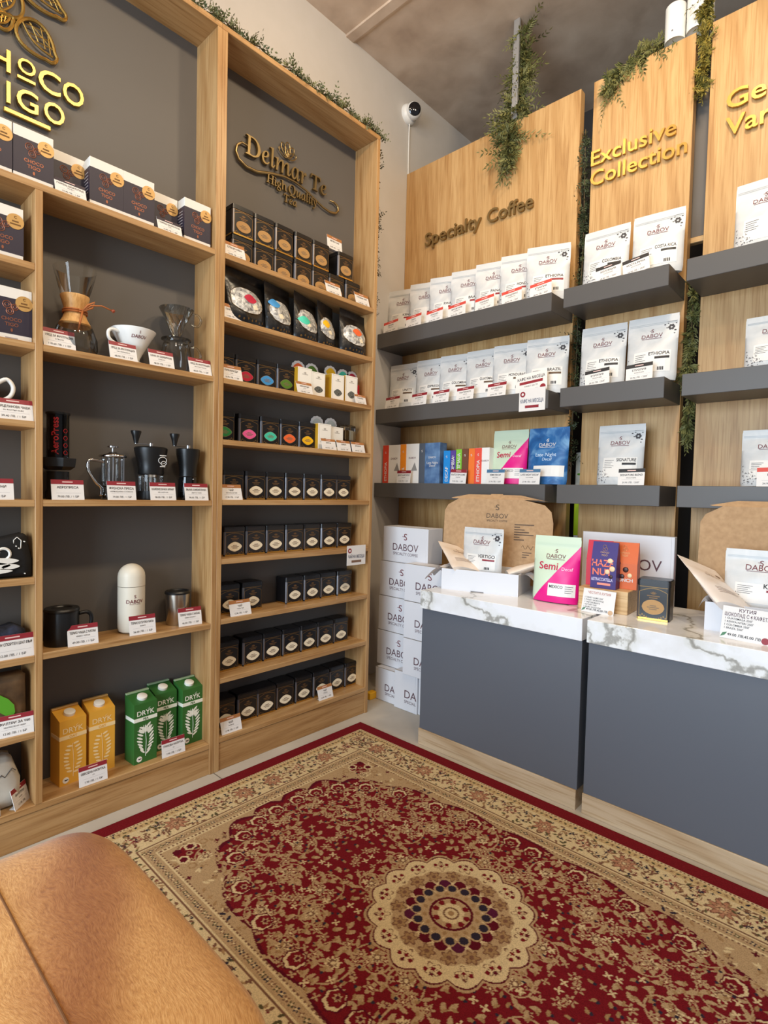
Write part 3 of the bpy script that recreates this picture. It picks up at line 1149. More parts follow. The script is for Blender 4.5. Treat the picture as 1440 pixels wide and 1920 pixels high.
def tea_box(loc, rz, label, w=.075, h=.115, win=True, d=.055):
    t = thing('tea_box', label, 'tea box', loc, rz, 'white tea boxes')
    part('carton', G().bbox(-w / 2, w / 2, 0, d, 0, h, .0008, 1), t, mat('ivory carton', (244, 240, 230), 0.5))
    part('gold_side', G().box(-w / 2 - .0006, -w / 2, .001, d - .001, .001, h - .001), t, mat('gold carton side', (196, 150, 36), 0.4))
    g = G()
    for (x0, x1, z0, z1) in [(-.45, .45, .955, .96), (-.45, .45, .04, .045), (-.45, -.44, .04, .96), (.44, .45, .04, .96)]:
        g.box(x0 * w, x1 * w, -.0004, 0, z0 * h, z1 * h)
    for a in (-1, -.5, 0, .5, 1):
        g.merge(blob([(x * math.cos(a) + z * math.sin(a), h * .78 - x * math.sin(a) * .6 + z * math.cos(a) * .8) for x, z in disc_pts(0, .005, .0014, .005, 6)], FLAT, .0005))
    g.box(-.015, .015, -.0005, 0, h * .745, h * .765)
    part('print', g, t, mat('pale grey print', (176, 168, 158), 0.6))
    if win:
        part('window', blob(lens(0, h * .32, w * .33, h * .13), FLAT, .0006), t, noisy('tea leaves behind window', [(0.35, (38, 38, 36)), (0.6, (120, 120, 112))], 220, .4, 2, 0))
    return t


for i, (y, h, lb) in enumerate([(-1.000, .115, 'white tea box beside the olive green tin, behind a price card'), (-.925, .108, 'white tea box with a dark window, next to the gold-sided box'),
                                (-.812, .118, 'white tea box with a visible gold side panel'), (-.728, .125, 'white tea box with a dark window at the end of the third shelf row')]):
    tea_box((-0.040, y, ZT[2]), Lz, lb, h=h, win=i > 0, d=.045)
red_b = thing('tea_box', 'small glossy red tea box beside the outer end panel on the third shelf', 'tea box', (-0.075, -.665, ZT[2]), Lz, 'red tea box')
part('carton', G().bbox(-.022, .022, 0, .05, 0, .10, .0008, 1), red_b, mat('glossy red carton', (176, 28, 38), 0.25))
part('print', G().prism(disc_pts(0.004, .055, .010, .010, 12), -.0006, 0), red_b, mat('pink print', (230, 150, 150), 0.5))


def disc_tag(loc, m, label, r=.036):
    t = thing('round_tea_tag', label, 'tea tag', loc, Lz, 'round tea tags')
    pts = []
    for k in range(48):
        a = 2 * PI * k / 48
        rr_ = r * (1 + .04 * math.cos(12 * a))
        pts.append((rr_ * math.cos(a), .0 + rr_ * .84 * math.sin(a)))
    part('card_disc', G().prism(pts, 0, .003), t, white_card)
    part('centre', G().prism(lens(0, 0, r * .78, r * .55), -.0008, 0), t, m)


for (y, z, cl, lb) in [(-.985, .128, 'orange', 'orange'), (-.910, .130, 'olive green', 'green'), (-.800, .140, 'yellow', 'yellow'), (-.722, .138, 'turquoise', 'turquoise'), (-.664, .138, 'crimson', 'dark red')]:
    hh = .128
    disc_tag((-0.105, y, ZT[2] + z - .002), PLATE[cl], 'round white tea tag with %s centre rising behind the boxes of the third shelf' % lb)
    g = solo('tea_canister', G().bbox(-.094 - .041, -.098, -.034, .034, 0, z - .03, .002, 1), mat('ivory carton', (244, 240, 230), 0.5), 'ivory box at the back of the third tea shelf under the %s round tag' % lb, 'box', 'ivory boxes at the back', (0, y, ZT[2]))
tag((-0.012, -1.363, ZT[2]), Lz, BR + 'on the third tea shelf, by the double post', ['ПИРАМИДИ', 'ЧАЙ', '16.90 ЛВ. / 1 БР'], brownhead)
tag((-0.012, -1.018, ZT[2]), Lz, BR + 'before the white box next to the olive green tin', ['ПИРАМИДИ', 'КУТИЯ', '9.90 ЛВ. / 1 БР'], brownhead, w=.082, h=.052)
tag((-0.012, -0.690, ZT[2]), Lz, BR + 'on the third tea shelf, by the outer end panel', ['ПОДАРЪК', '', '6.90 ЛВ. / 1 БР'], brownhead, w=.070, h=.046)

# fourth shelf
tin_row([-1.363, -1.255, -1.155, -1.057, -0.960], ZT[3], ['green', 'pink', 'turquoise', 'orange', 'yellow'], lambda i, p: 'black tea tin with %s label on the fourth shelf' % p)
tea_box((-0.045, -.880, ZT[3]), Lz, 'white tea box next to the yellow tin on the fourth shelf', h=.115, d=.04)
tea_box((-0.058, -.795, ZT[3]), Lz, 'white tea box standing second from the yellow tin on the fourth shelf', h=.110, d=.035)
for y, lb in ((-.872, 'next to the yellow tin'), (-.790, 'second from the yellow tin')):
    disc_tag((-0.108, y, ZT[3] + .125), mat('silver print', (200, 204, 196), 0.4), 'round silver and white tea tag above the white box %s' % lb)
    solo('tea_canister', G().bbox(-.094 - .041, -.100, -.034, .034, 0, .10, .002, 1), mat('ivory carton', (244, 240, 230), 0.5), 'ivory box at the back of the fourth tea shelf, %s' % lb, 'box', 'ivory boxes at the back', (0, y, ZT[3]))
ck = thing('sachet_bag', 'clear bag of tea sachets with gold trim at the end of the fourth shelf', 'bag', (-0.08, -.708, ZT[3]), Lz)
part('bag', G().bbox(-.034, .034, -.02, .02, 0, .128, .004, 1), ck, glass)
for q in range(4):
    part('sachet', G().bbox(-.028 + .030 * (q % 2), -.002 + .030 * (q % 2), -.012, .012, .002 + .055 * (q // 2), .05 + .055 * (q // 2), .004, 1), ck, [cream, bronze, bronze, cream][q])
for i, (y, s) in enumerate([(-.880, 'МАТЧА'), (-.790, 'СЕРВИЗ'), (-.700, 'ЗАПАРКИ')]):
    tag((-0.010, y, ZT[3]), Lz, BR + ['before the white box next to the yellow tin', 'second of three at the end of the fourth tea shelf', 'before the clear bag of tea sachets'][i], [s, '', '8.90 ЛВ. / 1 БР'], brownhead, w=.082, h=.050)

# lower shelves of cream-labelled tins
tin_row([-1.318, -1.219, -1.123, -1.025, -0.928, -0.832, -0.741], ZT[4], 'cream', 'fifth tea shelf')
tin_row([-1.312, -1.215, -1.118, -1.020, -0.922, -0.825, -0.728], ZT[5], 'cream', 'sixth tea shelf')
tin_row([-1.330, -1.225, -1.016, -0.918, -0.820, -0.722], ZT[6], 'cream', 'seventh tea shelf')
tin_row([-1.331, -1.222, -1.124, -1.026, -0.930, -0.832, -0.736], ZT[7], 'cream', 'eighth tea shelf')
tin_row([-1.345, -1.240, -1.151, -1.053, -0.952, -0.853, -0.756, -0.660], ZT[8], 'cream', 'bottom tea shelf')
tag((-0.012, -1.357, ZT[4]), Lz, BR + 'on the fifth tea shelf', ['ЧАЙ', 'МЕТАЛНА КУТИЯ', PR], brownhead)
tag((-0.012, -1.312, ZT[6]), Lz, BR + 'before the two tins on the seventh tea shelf', ['ЧАЙ', 'ЧЕРЕН ЧАЙ', PR], brownhead, w=.092)
tag((-0.012, -1.345, ZT[8]), Lz, BR + 'on the bottom tea shelf, by the double post', ['ЧАЙ', 'БИЛКОВ', PR], brownhead, w=.088)
tag((-0.018, -0.863, ZT[8]), Lz, BR + 'before the sixth tin on the bottom tea shelf', ['ЧАЙ', 'ПЛОДОВ', PR], brownhead, w=.085)


def month_card(loc, rz, label, word, w, h, rolls=0.0):
    t = thing('hanging_card', label, 'card', loc, rz, 'tea and coffee of the month cards', rot=(0, rolls, rz))
    part('card', G().box(-w / 2, w / 2, -.0008, .0008, -h, .004), t, white_card)
    part('lettering', text(word, 0, -h * .62, height=h * .17, bold=.012, y=-.0014, maxw=w * .88), t, mat('navy ink', (46, 62, 96), 0.6))
    b = part('badge', G().prism(disc_pts(-w * .36, -h * .22, h * .13, n=20), -.0014, -.0008), t, redhead)
    part('lettering', G().prism(disc_pts(-w * .36, -h * .22, h * .06, n=10), -.0018, -.0014), b, white_card)
    part('strip', G().box(-w * .26, w * .26, -.0014, -.0008, -h * .86, -h * .74), t, redhead if 'КАФЕ' in word else mat('brown strip', (120, 88, 66), 0.5))
    return t


month_card((0.006, -0.719, ZT[5] + .010), Lz, 'white card with blue lettering hanging from the sixth tea shelf', 'ЧАЙ НА МЕСЕЦА', .118, .086)

# ------------------------------------------------------------------ floating shelves: upper row
def aty(x):
    return (x, -0.165)


def bags(xs, z, names, bar, rz, lbs, y=-.115, w=.195, h=.262):
    for i, x in enumerate(xs):
        pouch((x, y, z + .001), rz + rng.uniform(-.04, .04), lbs[i], names[i], bar, w=w, h=h, roll=rng.uniform(-.012, .012))


GW = 'from the grey wall, %s shelf of the wide panel'
bags([-0.277, -0.113, 0.027, 0.165, 0.314, 0.456, 0.600], SZ[0], ['KENYA', 'PERU', 'RWANDA', 'BRAZIL', 'PANAMA', 'HONDURAS', 'ETHIOPIA'], redhead, .30,
     ['white coffee pouch, %s ' % ORD[i] + GW % 'upper' for i in range(7)])
bags([-0.262, -0.062, 0.096, 0.270, 0.430, 0.610], SZ[1], ['UNITY', 'ESPRESSO', 'COLOMBIA', 'GUATEMALA', 'HONDURAS', 'BRAZIL'], mat('brown bar', (92, 70, 52), 0.5), .15,
     ['white coffee pouch, %s ' % ORD[i] + GW % 'middle' for i in range(6)])
names1 = ['КЕНИЯ', 'ПЕРУ', 'РУАНДА', 'БРАЗИЛИЯ', 'ПАНАМА', 'ХОНДУРАС', 'ЕТИОПИЯ']
for i, x in enumerate([-0.285, -0.120, 0.022, 0.163, 0.325, 0.472, 0.618]):
    tag((x, -0.208, SZ[0]), .10, 'orange-red headed price card, %s from the grey wall, upper shelf of the wide panel' % ORD[i], [names1[i], 'СПЕШЪЛТИ', '28.90 ЛВ. / 250Г'], orangered, w=.100, h=.070, tilt=.25, roll=-.13)
names2 = ['UNITY', 'ЕСПРЕСО', 'КОЛУМБИЯ', 'ГВАТЕМАЛА', 'ХОНДУРАС']
for i, x in enumerate([-0.262, -0.070, 0.075, 0.225, 0.405]):
    tag((x, -0.208, SZ[1]), .06, 'dark red headed price card, %s from the grey wall, middle shelf of the wide panel' % ORD[i], [names2[i], 'БЛЕНД', '24.90 ЛВ. / 250Г'], redhead if i != 3 else redhead, w=.098, h=.068, tilt=.25, roll=-.06)
t = thing('price_card', 'tilted white card with black lettering before the sixth pouch of the middle floating shelf', 'price card', (0.585, -.206, SZ[1]), 0, None, rot=(-.25, -.12, .10))
part('card', G().box(-.075, .075, 0, .0012, 0, .098), t, white_card)
for g in (text('КАФЕ НА МЕСЕЦА', 0, .066, height=.014, y=-.0008, bold=.012, maxw=.13), text('ПАКЕТ 250 ГР', 0, .030, height=.007, y=-.0008), text('24.90 ЛВ. / 19.90 ЛВ.', -.01, .012, height=.007, y=-.0008)):
    part('lettering', g, t, ink)
part('strip', G().box(-.055, .055, -.0006, 0, .045, .058), t, redhead)
part('badge', G().prism(disc_pts(.055, .018, .013, n=20), -.0008, 0), t, redhead)
month_card((0.600, -0.2215, SZ[1] + .012), 0, 'white card with dark lettering and red badge hanging from the middle floating shelf', 'КАФЕ НА МЕСЕЦА', .128, .098)

# lower row of the wide panel: drip-coffee boxes and two pouches
DB = 'slim coffee box '


def slim_box(x0, x1, z, h, spine, front, label, sx=None, word=None, fx=None, y=-.165, d=.06, word_front=None, rz=0.0):
    """coloured spine and, where it shows, a printed front"""
    w = x1 - x0
    t = thing('coffee_box', label, 'box', ((x0 + x1) / 2, y, z), rz, 'slim coffee boxes')
    part('carton', G().bbox(-w / 2, w / 2, 0, d, 0, h, .0008, 1), t, front or spine)
    if front and sx:
        part('spine', G().box(-w / 2 - .0003, -w / 2 + sx, -.0006, 0, .0005, h - .0005), t, spine)
    cx = (-w / 2 + (sx or w) / 2)
    if word:
        gg = text(word, 0, 0, height=.018, bold=.012, y=0)
        gg.v = [(cx + .009 - v[2], -.0012, .012 + v[0] + (max(q[0] for q in gg.v) - min(q[0] for q in gg.v)) / 2) for v in gg.v]
        part('lettering', gg, t, white_card)
    part('crest', s_logo(cx, h * .78, .012, FLAT, -.0012), t, white_card)
    if word_front:
        g = text('DABOV', (sx or 0) / 2, h * .62, width=min(.05, w * .5), y=-.0008)
        part('logo', g, t, word_front)
    return t


whitef = mat('white printed front', (240, 238, 234), 0.45)
z3 = SZ[2]
b = slim_box(-.357, -.228, z3, .216, mat('vermilion spine', (222, 66, 38), 0.45), whitef, DB + 'with red spine and white front, next to the grey wall', .044, 'ETHIOPIA', word_front=maroon)
part('mountain_print', G().add([(.022, -.0008, .07), (.062, -.0008, .07), (.045, -.0008, .115)], [(0, 1, 2)]), b, mat('grey print', (150, 148, 146), .6))
b = slim_box(-.224, -.091, z3, .217, mat('orange spine', (242, 142, 28), 0.45), whitef, DB + 'with orange spine and white front', .042, 'BRAZIL', word_front=maroon)
part('mountain_print', G().add([(.014, -.0008, .07), (.056, -.0008, .07), (.038, -.0008, .115)], [(0, 1, 2)]), b, mat('grey print', (150, 148, 146), .6))
b = slim_box(-.089, .050, z3, .217, mat('slate spine', (84, 92, 104), 0.45), noisy('night sky blue carton', [(0.35, (62, 92, 136)), (0.7, (112, 146, 184))], 16, .45, 4, 0), DB + 'with slate spine and blue sky front', .040, None, word_front=white_card)
part('lettering', text('Late Night', .022, .105, width=.075, y=-.0008), b, white_card)
part('lettering', text('Decaf', .022, .090, width=.04, y=-.0008), b, white_card)
for x0, x1, h, c, nm, wd in [(.075, .117, .172, (36, 138, 214), 'blue', 'DECAF'), (.119, .152, .172, (92, 70, 150), 'purple', 'COLOMBIA'), (.154, .189, .176, (132, 196, 66), 'green', 'GUATEMALA'),
                             (.191, .229, .178, (112, 72, 54), 'brown', None), (.231, .267, .178, (240, 122, 52), 'orange', None)]:
    slim_box(x0, x1, z3, h, mat(nm + ' small carton', c, 0.45), None, 'small %s coffee box in the row of bright spines' % nm, None, wd)
b = slim_box(.269, .352, z3, .179, mat('coral spine', (232, 84, 66), 0.45), whitef, 'small coffee box with coral spine and white front, behind the green pouch', .040, 'ETHIOPIA', word_front=maroon)
tag((-.165, -.206, z3), 0, 'price card with dark red header before the orange-spined coffee box', ['ДРИП КАФЕ БОКС', 'ВИДОВЕ', '12.90 ЛВ. / 1 БР'], redhead, w=.098, h=.070, tilt=.1)
tag((.196, -.206, z3), 0, 'price card with dark red header before the small bright coffee boxes', ['КАПСУЛИ КАФЕ', 'ВИДОВЕ', '9.90 ЛВ. / 1 БР'], redhead, w=.098, h=.072, tilt=.1, roll=.03)


def semi_pouch(loc, rz, label, w=.185, h=.262):
    t = pouch(loc, rz, label, None, None, w=w, h=h, film=semi_m, flowers=False, group='pale green and magenta pouches')
    me, surf, half = pouch_mesh(w, h, .066)
    part('lettering', text('Semi', -.024, h * .49, width=.074, bold=.012, surf=surf, y=-.0016), t, mat('crimson ink', (190, 30, 70), .5))
    part('lettering', text('Decaf', .048, h * .49, width=.04, bold=.006, surf=surf, y=-.0016), t, mat('pale pink ink', (250, 200, 226), .5))
    st = part('label_sticker', patch(-.018, .080, h * .10, h * .29, surf, .0012, 8, 5), t, sticker_m)
    g = text('MEXICO', .012, h * .22, height=.011, bold=.012, surf=surf, y=-.0018, maxw=.05)
    for q in range(4):
        g.merge(patch(.045, .045 + .028 - .005 * (q % 2), h * (.25 - .03 * q), h * (.256 - .03 * q), surf, .0018, 2, 1))
    part('lettering', g, st, ink)
    return t


semi_pouch((.438, -.125, z3 + .001), .03, 'pale green pouch with a magenta corner on the lower floating shelf')
t = pouch((.634, -.125, z3 + .001), 0.0, 'blue coffee pouch with white lettering on the lower floating shelf', None, None, w=.198, h=.262, film=blue_m, flowers=False, logo_m=white_card, group='blue pouch')
me, surf, half = pouch_mesh(.198, .262, .066)
part('lettering', text('Late Night', 0, .128, width=.10, surf=surf, y=-.0016), t, mat('pale blue ink', (206, 226, 244), .5))
part('lettering', text('Decaf', .01, .108, width=.045, surf=surf, y=-.0016), t, mat('pale blue ink', (206, 226, 244), .5))
part('label_sticker', patch(-.055, .088, .035, .085, surf, .0012, 8, 5), t, sticker_m)
tag((.412, -.206, z3), 0, 'price card with blue header before the pale green pouch', ['SEMI DECAF', 'МЕКСИКО', '27.90 ЛВ. / 250Г'], bluehead, w=.098, h=.070, tilt=.1)
tag((.590, -.206, z3), 0, 'price card with blue header before the blue pouch', ['LATE NIGHT DECAF', 'КОЛУМБИЯ', '27.90 ЛВ. / 250Г'], bluehead, w=.103, h=.070, tilt=.1)

# narrow middle panel
N_ = ' shelf of the narrow panel'
pouch((.865, -.12, SZ[0] + .001), .05, 'white coffee pouch with black bar beside the greenery gap, upper' + N_, 'COLOMBIA', blackhead, w=.19, h=.256)
pouch((1.072, -.12, SZ[0] + .001), .10, 'white coffee pouch overhanging the end of the upper' + N_, 'COSTA RICA', blackhead, w=.19, h=.256)
pouch((.868, -.12, SZ[1] + .001), .05, 'white coffee pouch with small name beside the greenery gap, middle' + N_, 'ETHIOPIA', blackhead, w=.19, h=.268)
pouch((1.066, -.12, SZ[1] + .001), .05, 'white coffee pouch standing second on the middle' + N_, 'ETHIOPIA', blackhead, w=.19, h=.268)
t = pouch((.958, -.12, SZ[2] + .001), .0, 'single white coffee pouch with flower print on the lower' + N_, 'SIGNATURE', blackhead, w=.19, h=.255)
for (x, z, s, lb, rl) in [(.915, SZ[0], 'КОЛУМБИЯ', 'before the pouch beside the greenery, upper', -.12), (1.025, SZ[0], 'КОСТА РИКА', 'before the overhanging pouch, upper', -.16),
                          (.885, SZ[1], 'ЕТИОПИЯ', 'before the pouch beside the greenery, middle', -.10), (1.050, SZ[1], 'ЕТИОПИЯ', 'before the second pouch, middle', -.06), (1.035, SZ[2], 'SIGNATURE BLEND', 'beside the single pouch, lower', -.02)]:
    tag((x, -.207, z), .04, 'black-headed price card ' + lb + N_, [s, 'ЕКСКЛУЗИВ', '39.90 ЛВ. / 250Г'], blackhead, w=.100, h=.068, tilt=.2, roll=rl)

# last panel
pouch((1.430, -.12, SZ[0] + .001), .0, 'white coffee pouch with grey flower print on the upper shelf of the last panel', 'PERU', orangered, w=.19, h=.262)
pouch((1.475, -.12, SZ[1] + .001), .0, 'white coffee pouch with red bar on the middle shelf of the last panel', 'JAMAICA', redhead, w=.18, h=.195)
pouch((1.478, -.12, SZ[2] + .001), .0, 'white coffee pouch with brown star print on the lower shelf of the last panel', 'INDIA', bronze, w=.175, h=.205)
tag((1.505, -.207, SZ[2]), .0, 'price card with orange-red header before the pouch on the lower shelf of the last panel', ['ИНДИЯ', '', '34.90 ЛВ. / 250Г'], orangered, w=.10, h=.068, tilt=.2, roll=-.03)

# ------------------------------------------------------------------ divided unit: chocolate boxes on the top shelf
za = ZA[0]
XB = -.022
choc_box((XB, -2.106, za), Lz, 'navy chocolate box cut by the frame edge on the top shelf of the divided unit')
choc_box((XB, -2.004, za), Lz, 'navy chocolate box under the gold underline bar, next to the tall gap')
choc_box((XB - .045, -1.903, za), Lz, 'navy chocolate box set back behind the first price card of the top shelf')
choc_box((XB, -1.807, za), Lz, 'navy chocolate box, first of the middle pair on the top shelf')
choc_box((XB, -1.708, za), Lz, 'navy chocolate box, second of the middle pair on the top shelf')
choc_box((XB - .045, -1.606, za), Lz, 'navy chocolate box set back behind the second price card of the top shelf')
choc_box((XB, -1.504, za), Lz, 'navy chocolate box at the end of the top shelf, by the double post')
choc_box((XB - .005, -2.078, ZL[0]), Lz, 'navy chocolate box in the upper side compartment beside the divider')
choc_box((XB - .005, -2.057, ZL[1]), Lz, 'navy chocolate box in the second side compartment beside the divider')
HC = 'price card with navy header '
tag((-.008, -1.911, za), Lz, HC + 'before the first set-back chocolate box', ['ГОРЕЩ ШОКОЛАД', 'ТРЮФЕЛ', '22.90 ЛВ. / 1 БР'], navyhead, w=.084, h=.050, tilt=.35)
tag((-.008, -1.608, za), Lz, HC + 'before the second set-back chocolate box', ['ГОРЕЩ ШОКОЛАД', 'ПЛИК', '22.90 ЛВ. / 1 БР'], navyhead, w=.084, h=.050, tilt=.35)
HR = 'price card with dark red header '

# --- pour-over shelf
z = ZA[1]
cx, cy = -.073, -1.880
t = thing('pour_over_brewer', 'hourglass glass coffee brewer with wooden collar and leather tie', 'coffee brewer', (cx, cy, z), 0)
prof = [(.035, .002), (.058, .004), (.064, .02), (.062, .05), (.050, .085), (.030, .115), (.024, .130), (.029, .150), (.046, .205), (.060, .262)]
part('glass_body', G().lathe(prof, n=36, closed=True).mesh('glass_body', None, True), t, glass)
part('wooden_collar', G().lathe([(.043, .088), (.045, .092), (.034, .112), (.0285, .130), (.033, .150), (.041, .176), (.040, .180), (.032, .152), (.0265, .130), (.032, .112), (.043, .088)], n=36, closed=True).mesh('collar', None, True, 40), t, wood('brewer wood', 2, (188, 136, 78), (214, 164, 100), (228, 184, 124)))
tie = mat('tan leather cord', (178, 104, 52), .6)
g = G()
for dz in (-.003, .003):
    g.tube([(.033 * math.cos(a * PI / 12), .033 * math.sin(a * PI / 12), .131 + dz) for a in range(25)], .0028, 6)
kx, ky = .034, .010
g.tube([(kx, ky, .131), (kx + .010, ky + .012, .150), (kx + .012, ky + .030, .163), (kx + .008, ky + .026, .145), (kx, ky, .131)], .0032, 6)
g.tube([(kx, ky, .131), (kx + .010, ky - .006, .112), (kx + .012, ky - .012, .088), (kx + .012, ky - .016, .062)], .0030, 6)
g.tube([(kx, ky, .131), (kx + .012, ky + .020, .150), (kx + .010, ky + .052, .158), (kx + .006, ky + .085, .152)], .0022, 6)
part('leather_tie', g.mesh('tie', None, True), t, tie)
part('bead', G().lathe([(0, -.006), (.005, -.003), (.006, 0), (.005, .003), (0, .006)], kx + .006, ky + .088, 12).xf(lambda v: v + Vector((0, 0, .152))).mesh('bead', None, True), t, mat('red wood bead', (150, 64, 36), .4))

cx, cy = -.073, -1.702
ceramic = mat('white glazed porcelain', (238, 236, 230), .15)
t = thing('ceramic_dripper', 'white porcelain coffee dripper cone with a small red crest', 'coffee dripper', (cx, cy, z), 0)
prof = [(.044, 0), (.046, .004), (.030, .010), (.018, .016), (.020, .024), (.034, .050), (.055, .088), (.069, .112), (.070, .115), (.067, .115), (.050, .086), (.030, .050), (.012, .022)]
part('cone', G().lathe(prof, n=40).mesh('cone', None, True, 50), t, ceramic)
part('handle', G().tube(spline([(.02, -.052, .098), (.024, -.078, .100), (.026, -.090, .088), (.026, -.086, .068), (.022, -.066, .058), (.018, -.040, .060)]), .0055, 8).mesh('handle', None, True), t, ceramic)


def cyl_text(s, r_at, z0, h, a0, m, parent, bold=0.0, name='lettering', maxw=None):
    g = text(s, 0, 0, height=h, bold=bold, y=0, maxw=maxw)

    def wrap(v):
        r = r_at(z0 + v.z) + .0008
        a = a0 + v.x / r
        return Vector((r * math.cos(a), r * math.sin(a), z0 + v.z))
    return part(name, g.xf(wrap), parent, m)


cyl_text('DABOV', lambda zz: .055 + (zz - .088) * .58, .082, .010, -.06, maroon, t, .01)
cyl_text('S', lambda zz: .055 + (zz - .088) * .58, .096, .008, -.06, maroon, t, .01)

cx, cy = -.075, -1.552
t = thing('glass_server', 'glass coffee server with round body behind two price cards', 'coffee server', (cx, cy, z), 0)
prof = [(.03, .002), (.050, .003), (.055, .02), (.053, .06), (.046, .095), (.041, .108), (.044, .116)]
part('glass_body', G().lathe(prof, n=36, closed=True).mesh('glass_body', None, True), t, glass)
part('handle', G().tube(spline([(.02, .044, .100), (.022, .068, .096), (.022, .080, .075), (.02, .074, .048), (.018, .052, .036)]), .0042, 8).mesh('handle', None, True), t, glass)
t = thing('glass_dripper', 'ribbed clear glass cone dripper resting on the glass server', 'coffee dripper', (cx, cy, z + .117), 0)
prof = [(.050, 0), (.050, .003), (.012, .006), (.020, .030), (.036, .066), (.058, .108)]
prof2 = prof
part('cone', G().lathe(prof, n=40).mesh('cone', None, True, 50), t, glass)
g = G()
for k in range(14):
    pts = []
    for q in range(8):
        s_ = q / 7
        a = 2 * PI * k / 14 + s_ * .9
        r = .016 + .038 * s_
        pts.append((r * math.cos(a), r * math.sin(a), .022 + .082 * s_))
    g.tube(pts, .0013, 5)
part('spiral_ribs', g, t, glass)
part('handle', G().tube(spline([(.018, .050, .100), (.02, .072, .098), (.02, .082, .080), (.018, .070, .060), (.014, .044, .066)]), .004, 8).mesh('handle', None, True), t, glass)
for y, a, b_, lb in [(-1.940, 'УРЕД ЗА ФИЛТРАЦИЯ', 'СТЪКЛО', 'before the brewer with the wooden collar'), (-1.757, 'УРЕД ЗА ФИЛТРАЦИЯ', 'V60, КЕРАМИКА', 'before the white porcelain dripper'),
                     (-1.632, 'КАНА ЗА СЕРВИРАНЕ', 'СТЪКЛО', 'before the glass server'), (-1.492, 'УРЕД ЗА ФИЛТРАЦИЯ', 'V60, ПЛАСТМАСА', 'by the double post on the pour-over shelf')]:
    tag((-.008, y, z), Lz, HR + lb, [a, b_, '118.60 ЛВ. / 1 БР' if 'СТЪКЛО' == b_ and 'УРЕД' in a else '48.00 ЛВ. / 1 БР'], redhead, w=.085, h=.059)

# --- grinder shelf
z = ZA[2]
t = thing('plunger_brewer', 'dark plunger coffee maker with red vertical lettering in the shady corner', 'coffee maker', (-.078, -1.925, z), 0)
part('cap', G().lathe([(.030, 0), (.034, .004), (.034, .022), (.030, .030), (.030, .085)], n=32).mesh('cap', None, True, 40), t, black_pl)
part('flange', G().lathe([(.034, .090), (.047, .100), (.050, .122), (.050, .126), (.032, .127)], n=6).mesh('flange'), t, black_pl)
part('clear_tube', G().lathe([(.0305, .126), (.0305, .262)], n=36, closed=True).mesh('tube', None, True, 40), t, smoke)
part('plunger', G().lathe([(.027, .130), (.0275, .150), (.022, .152), (.022, .255), (.033, .258), (.033, .264), (0, .265)], n=32).mesh('plunger', None, True, 40), t, black_pl)
gt_ = text('AeroPress', 0, 0, height=.020, bold=.014, y=0)
mx_ = max(v[0] for v in gt_.v)


def vtxt(v):
    a = -.25 - v.z / .0312
    return Vector((.0312 * math.cos(a), .0312 * math.sin(a) + 0, .192 + v.x * .95))


part('lettering', gt_.xf(vtxt), t, mat('bright red print', (168, 30, 34), .5))
g = G()
for k in range(4):
    a = .38
    c = Vector((.0314 * math.cos(a), .0314 * math.sin(a), .142 + .022 * k))
    g.tube([c + Vector((-math.sin(a) * .006 * math.cos(q * PI / 6), math.cos(a) * .006 * math.cos(q * PI / 6), .006 * math.sin(q * PI / 6))) for q in range(13)], .0009, 4)
part('volume_marks', g, t, mat('bright red print', (168, 30, 34), .5))

t = thing('french_press', 'small glass press pot with chrome lid and handle', 'press pot', (-.075, -1.765, z), 0)
part('glass_body', G().lathe([(.0335, .010), (.0335, .135)], n=36, closed=True).mesh('beaker', None, True, 40), t, glass)
part('lid', G().lathe([(.041, .138), (.042, .141), (.040, .146), (.020, .154), (.004, .158)], n=36).mesh('lid', None, True), t, chrome)
part('knob', G().lathe([(.004, .156), (.004, .168), (.017, .170), (.017, .174), (.004, .177)], n=24).mesh('knob', None, True, 40), t, chrome)
g = G()
for k in range(4):
    a = PI / 4 + k * PI / 2
    g.tube([(.035 * math.cos(a), .035 * math.sin(a), .0), (.035 * math.cos(a), .035 * math.sin(a), .138)], .0022, 6)
g.lathe([(.0335, .006), (.0362, .006), (.0362, .018), (.0335, .018)], n=36)
part('frame', g.mesh('frame'), t, chrome)
part('plunger_rod', G().lathe([(.0025, .02), (.0025, .156)], n=8).lathe([(.031, .040), (.031, .045)], n=32).mesh('plunger', None, True, 40), t, chrome)
part('handle', G().tube(spline([(.02, -.034, .120), (.022, -.060, .125), (.024, -.082, .122), (.024, -.082, .090), (.022, -.060, .055), (.018, -.044, .040), (.016, -.042, .012)]), .0042, 8).mesh('handle', None, True), t, chrome)


def crank(t, z1, arm_y, knob_z):
    part('crank_arm', G().bbox(-.004, .004, arm_y, .006, z1, z1 + .003, .0008, 1), t, chrome)
    part('crank_hub', G().lathe([(.007, z1 - .006), (.007, z1 + .006), (.003, z1 + .008)], n=16).mesh('hub', None, True, 40), t, chrome)
    part('crank_knob', G().lathe([(.007, z1 + .002), (.0075, z1 + .008), (.012, z1 + .026), (.017, z1 + .040), (.016, z1 + .044), (.004, z1 + .045)], 0, arm_y + .004, 20).mesh('knob', None, True, 50), t, black_pl)


